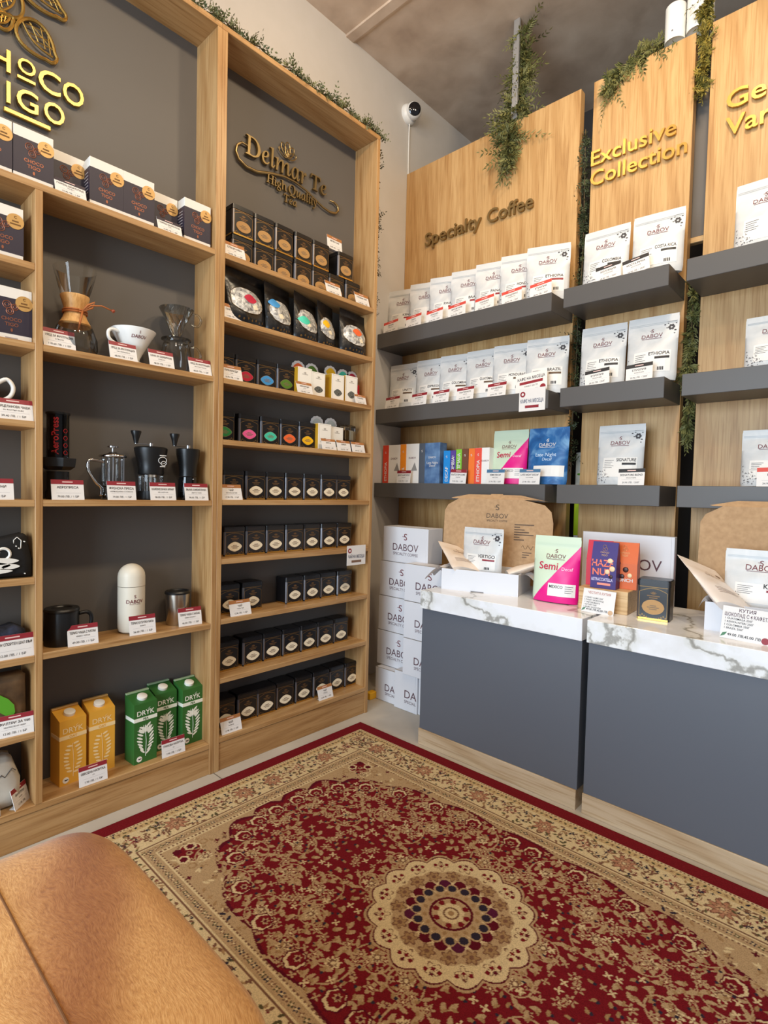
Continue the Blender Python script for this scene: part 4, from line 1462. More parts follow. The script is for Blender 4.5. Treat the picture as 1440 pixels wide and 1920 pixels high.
t = thing('coffee_grinder', 'black hand grinder with wide hopper and glass jar', 'coffee grinder', (-.073, -1.640, z), 0)
part('hopper', G().lathe([(.040, .086), (.042, .090), (.041, .110), (.046, .135), (.053, .165), (.054, .176), (.050, .180), (.010, .184)], n=40).mesh('hopper', None, True, 40), t, black_pl)
part('jar', G().lathe([(.040, .020), (.041, .085)], n=36, closed=True).mesh('jar', None, True, 40), t, glass)
part('jar_base', G().lathe([(.044, 0), (.045, .006), (.042, .030), (.0, .032)], n=36).mesh('jar_base', None, True, 40), t, black_pl)
part('metal_shaft', G().lathe([(.006, .05), (.006, .09)], n=10).lathe([(.020, .078), (.022, .088)], n=20).mesh('shaft'), t, chrome)
g = G()
for (dy, dz, r) in [(0, .135, .014), (.004, .125, .009)]:
    g.tube([(.0495 + .002 * math.sin(q * PI / 8), dy + .018 + r * math.cos(q * PI / 8), dz + r * .8 * math.sin(q * PI / 8)) for q in range(17)], .0010, 4)
g.box(.0500, .0515, .008, .030, .150, .1525).box(.047, .0485, .010, .028, .1130, .1155)
part('print', g, t, mat('white print', (222, 220, 216), .6))
crank(t, .188, -.055, .0)
t = thing('coffee_grinder', 'slim black waisted hand grinder by the double post', 'coffee grinder', (-.070, -1.506, z), 0)
part('hopper', G().lathe([(.031, .085), (.030, .100), (.033, .125), (.040, .160), (.041, .182), (.038, .184), (.008, .186)], n=36).mesh('hopper', None, True, 40), t, black_pl)
part('cup', G().lathe([(.035, 0), (.036, .004), (.035, .040), (.031, .082), (.0, .084)], n=36).mesh('cup', None, True, 40), t, mat('glossy black acrylic', (14, 14, 15), .06, 0, .7))
part('stud', G().lathe([(0, 0), (.003, .001), (.0035, .003), (0, .005)], n=12).xf(lambda v: Vector((.0305 + v.z, v.y + .004, .075 + v.x))).mesh('stud', None, True), t, chrome)
crank(t, .190, -.055, .0)
for y, a, b_, c_, lb in [(-1.917, 'АЕРОПРЕСА', '', '79.00 ЛВ. / 1 БР', 'before the dark plunger coffee maker'), (-1.760, 'ФРЕНСКА ПРЕСА', 'НЕРЪЖДАЕМА СТОМАНА', '79.00 ЛВ. / 1 БР', 'before the press pot'),
                         (-1.624, 'КАФЕМЕЛАЧКА МИНИ', 'МЕХАНИЧНА', '98.00 ЛВ. / 1 БР', 'before the grinder with the wide hopper'), (-1.502, 'РЪЧНА КАФЕМЕЛАЧКА', 'ДЪЛГА ЧАША', '98.00 ЛВ. / 1 БР', 'before the slim waisted grinder')]:
    tag((-.008, y, z), Lz, HR + lb, [a, b_, c_], redhead, w=.089, h=.061, tilt=.2)

# --- mug shelf
z = ZA[3]
t = thing('lidded_mug', 'black lidded mug with a handle standing in the shade', 'mug', (-.074, -1.915, z), 0)
part('body', G().lathe([(.046, 0), (.048, .004), (.048, .100), (.046, .104)], n=40).mesh('body', None, True, 40), t, black_pl)
part('lid', G().lathe([(.049, .103), (.050, .108), (.047, .113), (.030, .113), (.028, .110)], n=40).mesh('lid', None, True, 40), t, black_pl)
part('handle', G().tube(spline([(.018, .044, .092), (.022, .066, .094), (.023, .078, .080), (.022, .076, .050), (.018, .058, .030), (.016, .044, .026)]), .006, 8).mesh('handle', None, True), t, black_pl)
t = thing('thermos_bottle', 'off-white domed thermos bottle with red lettering', 'bottle', (-.080, -1.700, z), 0)
cream_paint = mat('cream powder coat', (222, 214, 196), .42)
prof = [(.030, 0), (.040, .006), (.043, .020), (.043, .157)]
part('body', G().lathe(prof, n=40).mesh('body', None, True, 40), t, cream_paint)
part('cap', G().lathe([(.0432, .1585)] + [(.0432 * math.cos(a), .190 + .043 * math.sin(a)) for a in [0, .25, .5, .75, 1.0, 1.25, 1.45, PI / 2]], n=40).mesh('cap', None, True, 40), t, cream_paint)
cyl_text('DABOV', lambda zz: .043, .104, .012, -.12, maroon, t, .01)
cyl_text('S', lambda zz: .043, .121, .011, -.12, maroon, t, .01)
cyl_text('SPECIALTY COFFEE', lambda zz: .043, .099, .003, -.12, maroon, t, 0)
t = thing('steel_tumbler', 'brushed steel tumbler cup with a black lid', 'tumbler', (-.082, -1.535, z), 0)
part('body', G().lathe([(.036, 0), (.038, .003), (.042, .112)], n=40).mesh('body', None, True, 40), t, mat('brushed steel', (186, 182, 176), .24, 1.0))
part('lid', G().lathe([(.0435, .111), (.044, .117), (.041, .121), (.036, .121), (.034, .117)], n=40).mesh('lid', None, True, 40), t, black_pl)
for y, x, a, b_, c_, lb in [(-1.872, -.014, 'ТЕРМО ЧАША С КАПАК', '400МЛ ЧЕРНА', '49.00 ЛВ. / 1 БР', 'before the black lidded mug'), (-1.686, -.018, 'ТЕРМО БУТИЛКА БЯЛА', '350МЛ', '56.00 ЛВ. / 1 БР', 'before the white thermos bottle'),
                            (-1.512, -.026, 'ТЕРМО ЧАША С КАПАК', '300МЛ ИНОКС', '46.00 ЛВ. / 1 БР', 'before the steel tumbler')]:
    tag((x, y, z), Lz - .06, HR + lb, [a, b_, c_], redhead, w=.086, h=.064, tilt=.2)

# --- drink cartons
z = ZA[4]


def drink_carton(loc, rz, label, col, side_col, word, kind, w=.080, h=.205, d=.066):
    t = thing('drink_carton', label, 'drink carton', loc, rz, kind + ' drink cartons')
    m = mat(kind + ' carton', col, .42)
    vs = [(-w / 2, 0, 0), (w / 2, 0, 0), (w / 2, d, 0), (-w / 2, d, 0), (-w / 2, 0, h), (w / 2, 0, h), (w / 2, d, h + .022), (-w / 2, d, h + .022)]
    part('carton', G().add(vs, [(0, 3, 2, 1), (4, 5, 6, 7), (0, 1, 5, 4), (1, 2, 6, 5), (2, 3, 7, 6), (3, 0, 4, 7)]), t, m)
    part('top_fold', G().bbox(-w / 2, w / 2, d - .010, d, h + .020, h + .026, .001, 1), t, mat(kind + ' fold', side_col, .45))
    sl = math.atan2(.022, d)

    def tl(v):
        return Vector((v.x, d * .42 + v.y * math.cos(sl) - v.z * math.sin(sl), h + .022 * .42 + v.y * math.sin(sl) + v.z * math.cos(sl)))
    part('screw_cap', G().lathe([(.0165, 0), (.0165, .009), (.0150, .010)], n=24).xf(tl).mesh('cap', None, True, 40), t, mat('white cap', (238, 234, 224), .4))
    pale = mat(kind + ' pale print', {'yellow oat': (246, 216, 160), 'green pea': (238, 240, 226)}[kind], .5)
    bw = part('band', G().box(-w / 2 - .0006, w / 2 + .0006, -.0007, d * .9, h * .705, h * .765), t, pale)
    part('lettering', text(word[1], 0, h * .717, height=.008, bold=.02, y=-.0012), bw, m)
    part('lettering', text(word[0], 0, h * .80, height=.017, bold=.015, y=-.0008, maxw=w * .8).merge(G().prism([(.006, h * .88), (.016, h * .915), (.012, h * .895)], -.0008, -.0004)), t, pale)
    g = G()
    R = random.Random(len(label))
    g.tube([(0, -.0005, h * .10), (.002, -.0005, h * .35), (-.002, -.0005, h * .62)], .0008, 4)
    for k in range(17):
        zz = h * (.16 + .028 * k)
        sx = -1 if k % 2 else 1
        sp = .010 + .013 * math.sin(PI * k / 16)
        a = (.5 if kind == 'green pea' else .15) + R.uniform(-.15, .35)
        L_ = .012 if kind == 'green pea' else .009
        c = (sx * (sp * .9), zz + .002)
        pts = [(c[0] + sx * (px * math.cos(a)) - pz * math.sin(a) * sx, c[1] + px * math.sin(a) + pz * math.cos(a)) for px, pz in disc_pts(0, 0, L_, .0034, 8)]
        g.merge(blob(pts, FLAT, .0007 + .00001 * k))
    if kind == 'green pea':
        for k in range(9):
            a = -1.0 + .25 * k
            pts = [(px * math.cos(a) - pz * math.sin(a), h * .47 + px * math.sin(a) + pz * math.cos(a)) for px, pz in [(0, .006), (.003, .018), (0, .036), (-.003, .018)]]
            g.merge(blob(pts, FLAT, .0009))
    part('plant_print', g, t, pale)
    bd = part('cup_badge', G().prism(disc_pts(-w * .27, h * .075, .0095, n=20), -.0008, 0), t, mat('white cap', (238, 234, 224), .4))
    part('cup_print', G().prism([(-w * .27 - .0045, h * .085), (-w * .27 - .003, h * .065), (-w * .27 + .003, h * .065), (-w * .27 + .0045, h * .085)], -.0011, -.0008).tube([(-w * .27 + .004, -.001, h * .082), (-w * .27 + .007, -.001, h * .08), (-w * .27 + .004, -.001, h * .07)], .0007, 4), bd, ink)
    return t


YL, YS, GR, GS = (230, 170, 62), (224, 180, 110), (50, 104, 46), (150, 176, 140)
drink_carton((-.060, -1.886, z), Lz + .10, 'yellow oat drink carton by the divider, front one', YL, YS, ('DRYK', 'OAT'), 'yellow oat')
drink_carton((-.068, -1.796, z), Lz + .02, 'yellow oat drink carton, set back second from the divider', YL, YS, ('DRYK', 'OAT'), 'yellow oat', h=.207)
drink_carton((-.034, -1.668, z), Lz + .06, 'green pea drink carton standing in front, next to the yellow cartons', GR, GS, ('DRYK', 'PEA'), 'green pea')
drink_carton((-.075, -1.577, z), Lz + .02, 'green pea drink carton set back in the middle behind a price card', GR, GS, ('DRYK', 'PEA'), 'green pea')
drink_carton((-.052, -1.487, z), Lz + .05, 'green pea drink carton by the double post', GR, GS, ('DRYK', 'PEA'), 'green pea')
tag((-.010, -1.842, z), Lz, HR + 'before the yellow oat cartons', ['ОВЕСЕНА НАПИТКА', '1Л', '7.90 ЛВ. / 1 БР'], redhead, w=.084, h=.060, tilt=.15)
tag((-.012, -1.577, z), Lz, HR + 'before the green pea cartons', ['ГРАХОВА НАПИТКА', '1Л', '7.90 ЛВ. / 1 БР'], redhead, w=.084, h=.060, tilt=.15)

# --- side compartments beside the divider
t = thing('white_cup', 'white porcelain cup cut by the frame in the side compartment', 'cup', (-.075, -2.135, ZL[2]), 0)
part('bowl', G().lathe([(.028, 0), (.030, .004), (.046, .050), (.052, .110), (.049, .110), (.043, .050), (.024, .010)], n=36).mesh('bowl', None, True, 50), t, ceramic)
part('handle', G().tube(spline([(.02, .046, .098), (.02, .072, .116), (.02, .088, .096), (.02, .080, .068), (.02, .048, .046)]), .006, 8).mesh('handle', None, True), t, ceramic)
tag((-.010, -2.055, ZL[2]), Lz, HR + 'before the white cup in the side compartment', ['ПОРЦЕЛАНОВА ЧАША', 'ЗА ФИЛТЪР КАФЕ', '39.40 ЛВ. / 1 БР'], redhead, w=.096, h=.062)
tag((-.010, -2.103, ZL[3]), Lz, HR + 'in the empty side compartment, cut by the frame', ['ЧАША МИНИ', '', '19.90 ЛВ. / 1 БР'], redhead, w=.096, h=.060, tilt=.2)


def soft_pack(name, label, cat, loc, pts, d, m, rz=Lz):
    """folded textile or packet: bulging slab from an outline"""
    t = thing(name, label, cat, loc, rz)
    n = len(pts)
    cx = sum(p[0] for p in pts) / n
    cz = sum(p[1] for p in pts) / n
    rings = [(0.97, -0.000), (1.0, -d * .25), (.93, -d * .42), (.72, -d * .5), (.4, -d * .52)]
    vs, fs = [], []
    for sgn in (1, -1):
        for s_, y in rings:
            for x, z_ in pts:
                k = cx + (x - cx) * s_, max(cz + (z_ - cz) * s_, .0005)
                vs.append((k[0], sgn * y + .002 * math.sin(40 * k[0] + 50 * k[1]) - d * .5, k[1]))
    m_ = len(rings)
    for h_ in range(2):
        o_ = h_ * m_ * n
        for r in range(m_ - 1):
            for k in range(n):
                q = (o_ + r * n + k, o_ + r * n + (k + 1) % n, o_ + (r + 1) * n + (k + 1) % n, o_ + (r + 1) * n + k)
                fs.append(q if h_ == 0 else q[::-1])
        cap = tuple(o_ + (m_ - 1) * n + k for k in range(n))
        fs.append(cap if h_ == 0 else cap[::-1])
    for k in range(n):
        fs.append((k, m_ * n + k, m_ * n + (k + 1) % n, (k + 1) % n)[::-1])
    part('body', G().add(vs, fs).mesh('body', None, True, 70), t, m)
    return t


cloth_black = mat('black printed cloth', (18, 18, 20), .8)
t = soft_pack('printed_scarf', 'black cloth with a white moon and cloud print folded on the side shelf', 'scarf', (-.082, -2.10, ZL[4]), [(-.14, 0), (.02, .004), (.092, .0), (.094, .05), (.078, .122), (.070, .128), (.0, .112), (-.08, .118), (-.15, .105)], .07, cloth_black)
g = G()
for (cx_, cz_, rx, rz_) in [(-.02, .040, .055, .012), (.015, .052, .04, .009), (-.04, .060, .05, .014), (.035, .036, .022, .007), (-.01, .024, .05, .007), (-.065, .075, .03, .018)]:
    g.merge(G().prism(disc_pts(cx_, cz_, rx, rz_, 24, 1.6), -.0775 + .0002, -.068))
for k in range(16):
    R_ = random.Random(k)
    g.merge(G().prism(disc_pts(R_.uniform(-.05, .075), R_.uniform(.012, .11), .0018, .0018, 6), -.0735, -.060))
part('cloud_print', g, t, mat('white cloth print', (226, 222, 214), .8))
g = G().tube([(.018 + .016 * math.cos(a), -.0735, .072 + .016 * math.sin(a)) for a in [-2.2 + .3 * k for k in range(16)]], .0042, 6)
part('moon_print', g, t, mat('white cloth print', (226, 222, 214), .8))
g = G().tube([(.052 + x, -.069, .100 + z_) for x, z_ in [(0, .018), (.010, .008), (.009, -.014), (0, -.020), (-.009, -.012), (-.008, .010), (0, .018)]], .0012, 5)
part('emblem_print', g, t, mat('white cloth print', (226, 222, 214), .8))
t = soft_pack('sport_scarf', 'crumpled dark navy sport scarf behind a price card on the side shelf', 'scarf', (-.108, -2.09, ZL[5]), [(-.10, 0), (.06, 0), (.076, .03), (.070, .074), (.045, .090), (.02, .083), (-.01, .095), (-.05, .082), (-.10, .09)], .08, noisy('dark navy cloth', [(0.4, (16, 17, 24)), (0.6, (44, 50, 70))], 30, .85, 4, .5, .006))
tag((-.010, -2.058, ZL[5]), Lz, HR + 'before the dark navy scarf', ['DABOV СПОРТЕН ШАЛ БЪФ', '', '12.00 ЛВ. / 1 БР'], redhead, w=.112, h=.068, tilt=.15)
t = soft_pack('filter_packet', 'brown kraft packet with a green leaf print on the side shelf', 'packet', (-.092, -2.10, ZL[6]), [(-.10, 0), (.075, 0), (.082, .05), (.080, .165), (.07, .172), (-.10, .172)], .06, noisy('brown packet film', [(0.35, (70, 54, 40)), (0.65, (120, 92, 62))], 14, .35, 4, .4, .005))
part('leaf_print', G().prism([(.040, .046), (.050, .062), (.048, .084), (.034, .104), (.014, .120), (-.03, .134), (-.06, .128), (-.03, .100), (-.005, .085), (.016, .068)], -.0655, -.058), t, mat('leaf green print', (88, 160, 42), .5))
tag((-.008, -2.054, ZL[6]), Lz - .1, HR + 'before the packet with the green leaf', ['ФИЛТРИ ЗА V60', 'НЕИЗБЕЛЕНИ 100БР', '12.00 ЛВ. / 1 БР'], redhead, w=.092, h=.060, tilt=.2)
t = soft_pack('filter_packet', 'pale grey packet with dark script on the bottom side shelf', 'packet', (-.105, -2.10, ZA[4]), [(-.10, 0), (.045, 0), (.066, .03), (.068, .08), (.045, .150), (.03, .158), (-.10, .165)], .075, noisy('pale packet film', [(0.35, (168, 160, 148)), (0.65, (196, 190, 178))], 9, .5, 4, .3, .004))
part('script_print', G().tube([(-.02 + .009 * k, -.074 - .004 * (1 - abs(k - 4) / 5), .085 + .008 * math.sin(k * 2.1) + .004 * k) for k in range(9)], .0011, 5), t, ink)
part('corner_seal', G().prism([(-.01, .135), (.045, .150), (.02, .115), (-.01, .11)], -.052, -.045), t, mat('pale yellow print', (226, 208, 120), .5))
tag((-.03, -2.030, ZA[4]), Lz + .80, HR + 'turned sideways on the bottom side shelf', ['ФИЛТРИ', 'БЕЛИ', '12.00 ЛВ.'], redhead, w=.070, h=.060, tilt=.25)
soft_pack('white_cloth_fold', 'small white cloth corner at the frame edge on the bottom side shelf', 'cloth', (-.028, -2.10, ZA[4]), [(-.03, 0), (.012, 0), (.010, .02), (-.004, .034), (-.03, .03)], .025, white_card)

# ------------------------------------------------------------------ stacked white cartons beside the counter
logo_m = mat('dark plum print', (92, 62, 70), .6)
gap_m = mat('carton seam', (150, 150, 156), .7)


def mailer(loc, label, w=.292, h=.176, d=.09, lx=None, rz=0.0, logo=True, lw=.166, group='white printed cartons'):
    t = thing('mailing_carton', label, 'carton', loc, rz, group)
    part('carton', G().bbox(0, w, 0, d, 0, h, .0012, 1), t, white_box)
    part('front_flap', G().bbox(.010, w - .010, -.0018, 0, .0015, h - .001, .0006, 1), t, white_box)
    part('lid_edge', G().box(.0, w, .0, .004, h - .0005, h + .0012), t, mat('grey board edge', (150, 140, 128), .8))
    if logo:
        lx = .068 if lx is None else lx
        c = lx + lw / 2
        part('lettering', text('DABOV', c, h * .34, width=lw, y=-.0024), t, logo_m)
        part('lettering', text('SPECIALTY COFFEE', c, h * .21, width=lw * .97, height=.0145, y=-.0024), t, logo_m)
        part('crest', s_logo(c - lw * .0, h * .64, h * .19, FLAT, -.0024), t, mat('maroon crest print', (120, 60, 66), .6))
    return t


yc1 = -.41
mailer((-.103, -.455, 0.0), 'white carton on the floor at the foot of the stack by the grey wall', h=.164, w=.30, d=.16)
for k, (z0, x0) in enumerate([(.166, -.138), (.346, -.134), (.526, -.130)]):
    mailer((x0, yc1, z0), 'white carton in the rear stack by the grey wall, %s above the floor carton' % ORD[k], h=.178, d=.115)
mailer((-.112, yc1, .706), 'topmost white carton of the stack with its whole name showing', h=.178, d=.115)
mailer((.040, -.470, 0.0), 'white carton on the floor, second from the grey wall, before the rear stack', h=.186, w=.145, d=.055, logo=False)
o2 = COL.objects[-1].parent
part('lettering', text('DA', .068, .186 * .34, height=.040, align='l', y=-.0024), o2, logo_m)
part('lettering', text('SPECIAL', .068, .186 * .21, height=.0145, align='l', y=-.0024, maxw=.076), o2, logo_m)
mailer((.188, -.462, 0.0), 'white carton standing against the side of the counter on the floor', h=.186, w=.185, d=.05, logo=False)
for k, z0 in enumerate((.188, .366, .544)):
    t = mailer((.112, -.496, z0), 'white carton in the front stack next to the counter, %s from below' % ORD[k], h=.176, w=.260, d=.083, lx=.070, lw=.168)
solo('yellow_packet', G().bbox(-.13, -.095, -.50, -.45, 0, .034, .002, 1), mat('yellow packet', (236, 178, 36), .5), 'small yellow packet on the floor between the shelving and the cartons', 'packet')

# ------------------------------------------------------------------ counter display
kz = KZ
RB = .267
t = thing('gift_carton', 'open white gift carton with a brown printed lid on the marble counter', 'carton', (.414, -.610, kz), RB)
w, d, h = .326, .215, .088
g = G().box(0, w, 0, .004, 0, h).box(0, w, d - .004, d, 0, h).box(0, .004, .004, d - .004, 0, h).box(w - .004, w, .004, d - .004, 0, h).box(.004, w - .004, .004, d - .004, 0, .004)
part('tray', g, t, white_box)
part('slot', G().box(.13, .185, -.0004, 0, 0, .004), t, mat('grey slot', (120, 118, 120), .7))
lidp = [(-.075, .06), (-.085, .10), (-.085, .24), (-.07, .268), (-.02, .297), (.28, .297), (.37, .277), (.40, .248), (.41, .20), (.41, .10), (.39, .06)]
flap = [(-.05, .297), (.36, .297), (.385, .292), (.26, .317), (.18, .317), (.178, .321), (.125, .321), (.123, .317), (.02, .317), (-.06, .300)]
g = G().prism([(0, -.005)] + [(w, -.005)] + lidp[::-1], 0, .004)


def lean(v):
    a = .10
    return Vector((v.x, d + v.y * math.cos(a) + v.z * math.sin(a), h + v.z * math.cos(a)))


lid = part('lid', g.xf(lean), t, kraft)
g = G().prism(flap, .004, .007)
part('tuck_flap', g.xf(lambda v: lean(Vector((v.x, v.y + (v.z - .297) * .9, v.z)))), lid, kraft)
g = text('DABOV', .165, .213, width=.098, y=-.001).merge(text('SPECIALTY COFFEE', .165, .197, width=.094, height=.009, y=-.001)).merge(s_logo(.165, .249, .026, FLAT, -.001))
for q in range(7):
    g.box(.245, .245 + .085 - .02 * ((q * 3) % 4), -.001, -.0004, .186 - .011 * q, .190 - .011 * q)
for q in range(3):
    g.box(.285, .325 - .01 * q, -.001, -.0004, .066 - .010 * q, .069 - .010 * q)
g.tube([(.28 + .007 * k, -.0008, .090 + .010 * math.sin(k * 1.9)) for k in range(9)], .0008, 4)
part('lettering', g.xf(lean), lid, mat('dark brown print', (84, 62, 44), .6))
pouch((.520, -.470, kz + .055), .02, 'white coffee pouch standing in the open gift carton', 'VERTIGO', redhead, w=.195, h=.205, d=.065, flowers=True)


def lying_pouch(loc, rot, label, w=.155, h=.235, m=None, group='pale kraft pouches'):
    t = thing('lying_pouch', label, 'coffee pouch', loc, 0, group, rot=rot)
    me, surf, half = pouch_mesh(w, h, .045)
    part('pouch_body', me, t, m)
    g = text('DABOV', 0, h * .62, width=.055, y=-.0012, surf=surf).merge(s_logo(0, h * .72, .014, surf, -.0012))
    for q in range(4):
        g.merge(patch(-.05, .03 - .012 * (q % 2), h * (.30 - .035 * q), h * (.308 - .035 * q), surf, .0012, 4, 1))
    for q in range(6):
        a = q * PI / 3
        g.merge(blob(disc_pts(.052 + .006 * math.cos(a), h * .78 + .006 * math.sin(a), .004, n=6), surf, .0012))
    part('print', g, t, mat('soft brown print', (150, 122, 106), .6))
    return t


blush = noisy('pale blush pouch film', [(0.35, (224, 206, 188)), (0.65, (240, 226, 212))], 10, .4, 4, .3, .004)
lying_pouch((.505, -.545, kz + .075), (-1.15, .25, 1.05), 'pale pouch leaning out of the open gift carton towards the stacked cartons', m=blush)
lying_pouch((.640, -.46, kz + .070), (-1.20, -.2, -.95), 'pale pouch leaning out of the open gift carton behind the magenta pouch', m=blush)
tissue = noisy('white tissue paper', [(0.35, (206, 198, 194)), (0.65, (232, 226, 222))], 12, .7, 4, .3, .004)


def tissue_sheet(name, label, pts, parent=None):
    """creased paper over the rim: grid between two edge lines"""
    (a0, a1), (b0, b1), (c0, c1) = [(Vector(p), Vector(q)) for p, q in pts]
    vs, fs = [], []
    n = 14
    for j in range(n + 1):
        s_ = j / n
        for i in range(n + 1):
            u_ = i / n
            p0 = a0 * (1 - s_) ** 2 + b0 * 2 * s_ * (1 - s_) + c0 * s_ * s_
            p1 = a1 * (1 - s_) ** 2 + b1 * 2 * s_ * (1 - s_) + c1 * s_ * s_
            p = p0.lerp(p1, u_)
            p += Vector((.3, .4, 1)) * .007 * math.sin(u_ * 13 + s_ * 4) * (.2 + s_)
            vs.append(p)
    for j in range(n):
        for i in range(n):
            q = j * (n + 1) + i
            fs.append((q, q + 1, q + n + 2, q + n + 1))
    vs2 = [v + Vector((0, 0, .0008)) for v in vs]
    m_ = len(vs)
    g = G().add(vs, [f[::-1] for f in fs]).add(vs2, fs)
    me = g.mesh(name, tissue, True)
    return solo(name, me, tissue, label, 'paper', 'tissue paper of the gift carton')


tissue_sheet('tissue_paper', 'crumpled tissue paper spilling from the gift carton towards the stacked cartons',
             [((.43, -.59, kz + .06), (.39, -.43, kz + .06)), ((.40, -.60, kz + .12), (.36, -.43, kz + .13)), ((.355, -.645, kz + .045), (.325, -.48, kz + .055))])
tissue_sheet('tissue_paper', 'crumpled tissue paper spilling from the gift carton behind the magenta pouch',
             [((.71, -.50, kz + .06), (.66, -.36, kz + .06)), ((.74, -.50, kz + .13), (.70, -.34, kz + .13)), ((.815, -.47, kz + .015), (.76, -.30, kz + .02))])
semi_pouch((.874, -.505, kz + .002), .10, 'pale green pouch with a magenta corner standing on the marble counter', w=.178, h=.250)
bp_ = thing('paper_bag', 'pale brown paper bag lying behind the magenta pouch on the counter', 'bag', (.93, -.40, kz + .002), -.5)
part('bag', G().bbox(0, .10, 0, .10, 0, .045, .010, 2), bp_, blush)

# gift carton at the back, chocolates on a block
t = mailer((.878, -.262 - .012, kz + .002), 'large white carton standing upright behind the chocolate packets', w=.345, h=.262, d=.028, logo=False, rz=-.0)
part('lettering', text('DABOV', .205, .128, width=.20, y=-.0024), t, logo_m)
part('side_lettering', G().box(.3452, .3460, .010, .018, .06, .20), t, mat('faint plum print', (176, 140, 146), .6))
t = thing('display_block', 'pale beech wood block carrying the chocolate packets', 'block', (1.062, -.465, kz), .06)
part('block', G().bbox(-.085, .085, -.072, .072, 0, .080, .0015, 1), t, beech)


def choc_pack(loc, rz, label, col, word, w=.088, h=.165, d=.045, dec=None):
    t = thing('chocolate_packet', label, 'packet', loc, rz, 'chocolate packets on the block')
    m = mat(label[:14] + ' carton', col, .42)
    vs = [(-w / 2, -d / 2, 0), (w / 2, -d / 2, 0), (w / 2, d / 2, 0), (-w / 2, d / 2, 0),
          (-w / 2, -d / 2, h * .55), (w / 2, -d / 2, h * .55), (w / 2, d / 2, h * .55), (-w / 2, d / 2, h * .55),
          (-w / 2, -.002, h), (w / 2, -.002, h), (w / 2, .002, h), (-w / 2, .002, h)]
    part('carton', G().add(vs, [(0, 3, 2, 1), (0, 1, 5, 4), (1, 2, 6, 5), (2, 3, 7, 6), (3, 0, 4, 7), (4, 5, 9, 8), (5, 6, 10, 9), (6, 7, 11, 10), (7, 4, 8, 11), (8, 9, 10, 11)]), t, m)

    def sf(x, z):
        return -d / 2 if z < h * .55 else -d / 2 + (z - h * .55) / (h * .45) * (d / 2 - .002)
    if word:
        g = G()
        for s_, z_, hh, c in word:
            g = text(s_, -w * .04, h * z_, height=hh, bold=.02, surf=sf, y=-.0010, maxw=w * .84)
            part('lettering', g, t, c)
    g = text('CHOCO', 0, h * .76, width=w * .34, surf=sf, y=-.001).merge(text('TIGO', 0, h * .70, width=w * .24, surf=sf, y=-.001))
    for (cx_, cz_, r) in [(-.002, .90, .006), (.004, .85, .005), (-.004, .83, .004)]:
        g.tube([(cx_ + r * math.cos(a * PI / 6), sf(0, h * cz_) - .001, h * cz_ + r * math.sin(a * PI / 6)) for a in range(13)], .0006, 4)
    part('logo', g, t, mat('gold foil print', (206, 164, 110), .4, .4))
    if dec:
        for (x, z_, r, c) in dec:
            part('nut', G().lathe([(0, -r)] + [(r * math.cos(a), r * math.sin(a)) for a in (-1.2, -.8, -.4, 0, .4, .8, 1.2)] + [(0, r)], n=14).xf(lambda v: Vector((x + v.x, sf(x, h * z_) + v.z * .25, h * z_ + v.y))).mesh('nut', None, True), t, c)
    return t


hz = mat('hazelnut print', (236, 208, 164), .45)
hc = mat('chocolate ball print', (62, 30, 24), .4)
orl = mat('orange pink lettering', (238, 120, 92), .5)
zb = kz + .0805
choc_pack((1.022, -.452, zb), .10, 'red chocolate packet peeking out behind the purple one', (200, 34, 60), [('Straw', .62, .012, white_card)])
choc_pack((1.060, -.503, zb), .06, 'purple chocolate packet in front on the wood block', (62, 46, 116),
          [('HAZE', .48, .024, orl), ('NUT', .29, .024, orl), ('&STRACCIATELLA', .165, .011, mat('pale lilac ink', (214, 204, 232), .5)), ], dec=[(.022, .60, .010, hz), (.030, .44, .010, hz), (.014, .37, .009, hz), (.026, .27, .007, hc)])
part('flavour_strip', G().bbox(-.020, .026, -.0234, -.0225, .012, .020, .0003, 1), COL.objects[-1].parent, mat('salmon strip', (240, 150, 130), .5))
choc_pack((1.112, -.452, zb), .10, 'orange chocolate packet behind the purple one on the block end', (214, 98, 34), [('CRUNCH', .16, .012, white_card)], dec=[(-.02, .55, .009, hc), (.006, .42, .010, hc), (-.022, .40, .009, hc), (-.006, .27, .009, hc), (.02, .30, .008, hz)])
tin((1.232, -.505, kz), .10, 'ochre', 'tall black and gold tea tin standing on the marble counter', group='tea tin on the counter')
tt = [o for o in COL.objects if o.name.startswith('tea_tin')][-1]
tt.scale = (1.07, 1.0, 1.20)


def gift_sign(loc, rz, label, title, title_c, rows_, w=.112, h=.083, badge=None, strike=True):
    t = thing('gift_sign', label, 'sign card', loc, 0, 'gift carton signs', rot=(-.22, .02, rz))
    part('card', G().box(-w / 2, w / 2, 0, .0016, 0, h), t, white_card)
    part('lettering', text(title[0], 0, h * (.80 if len(title) == 1 else .86), height=h * .10, bold=.012, y=-.0008, maxw=w * .7), t, title_c)
    if len(title) > 1:
        part('lettering', text(title[1], 0, h * .70, height=h * .11, bold=.012, y=-.0008, maxw=w * .9), t, title_c)
    g = G()
    for k, s_ in enumerate(rows_):
        g.merge(text('1 ' + s_, -w * .43, h * (.60 - .10 * k), height=h * .06, y=-.0008, align='l', bold=.006, maxw=w * .8))
    g.merge(text('49.00 ЛВ.', -w * .18, h * .10, height=h * .08, bold=.012, y=-.0008)).merge(text('45.00 ЛВ.', w * .16, h * .10, height=h * .08, bold=.012, y=-.0008))
    part('lettering', g, t, ink)
    part('badge', G().prism(disc_pts(w * .40, h * .12, h * .10, n=20), -.0008, 0), t, badge or mat('tan badge', (196, 160, 124), .5))
    part('leaf_mark', G().prism([(-w * .49, h * .04), (-w * .40, h * .10), (-w * .36, h * .2), (-w * .45, h * .16)], -.0008, 0), t, mat('leaf green mark', (70, 120, 84), .5))
    return t


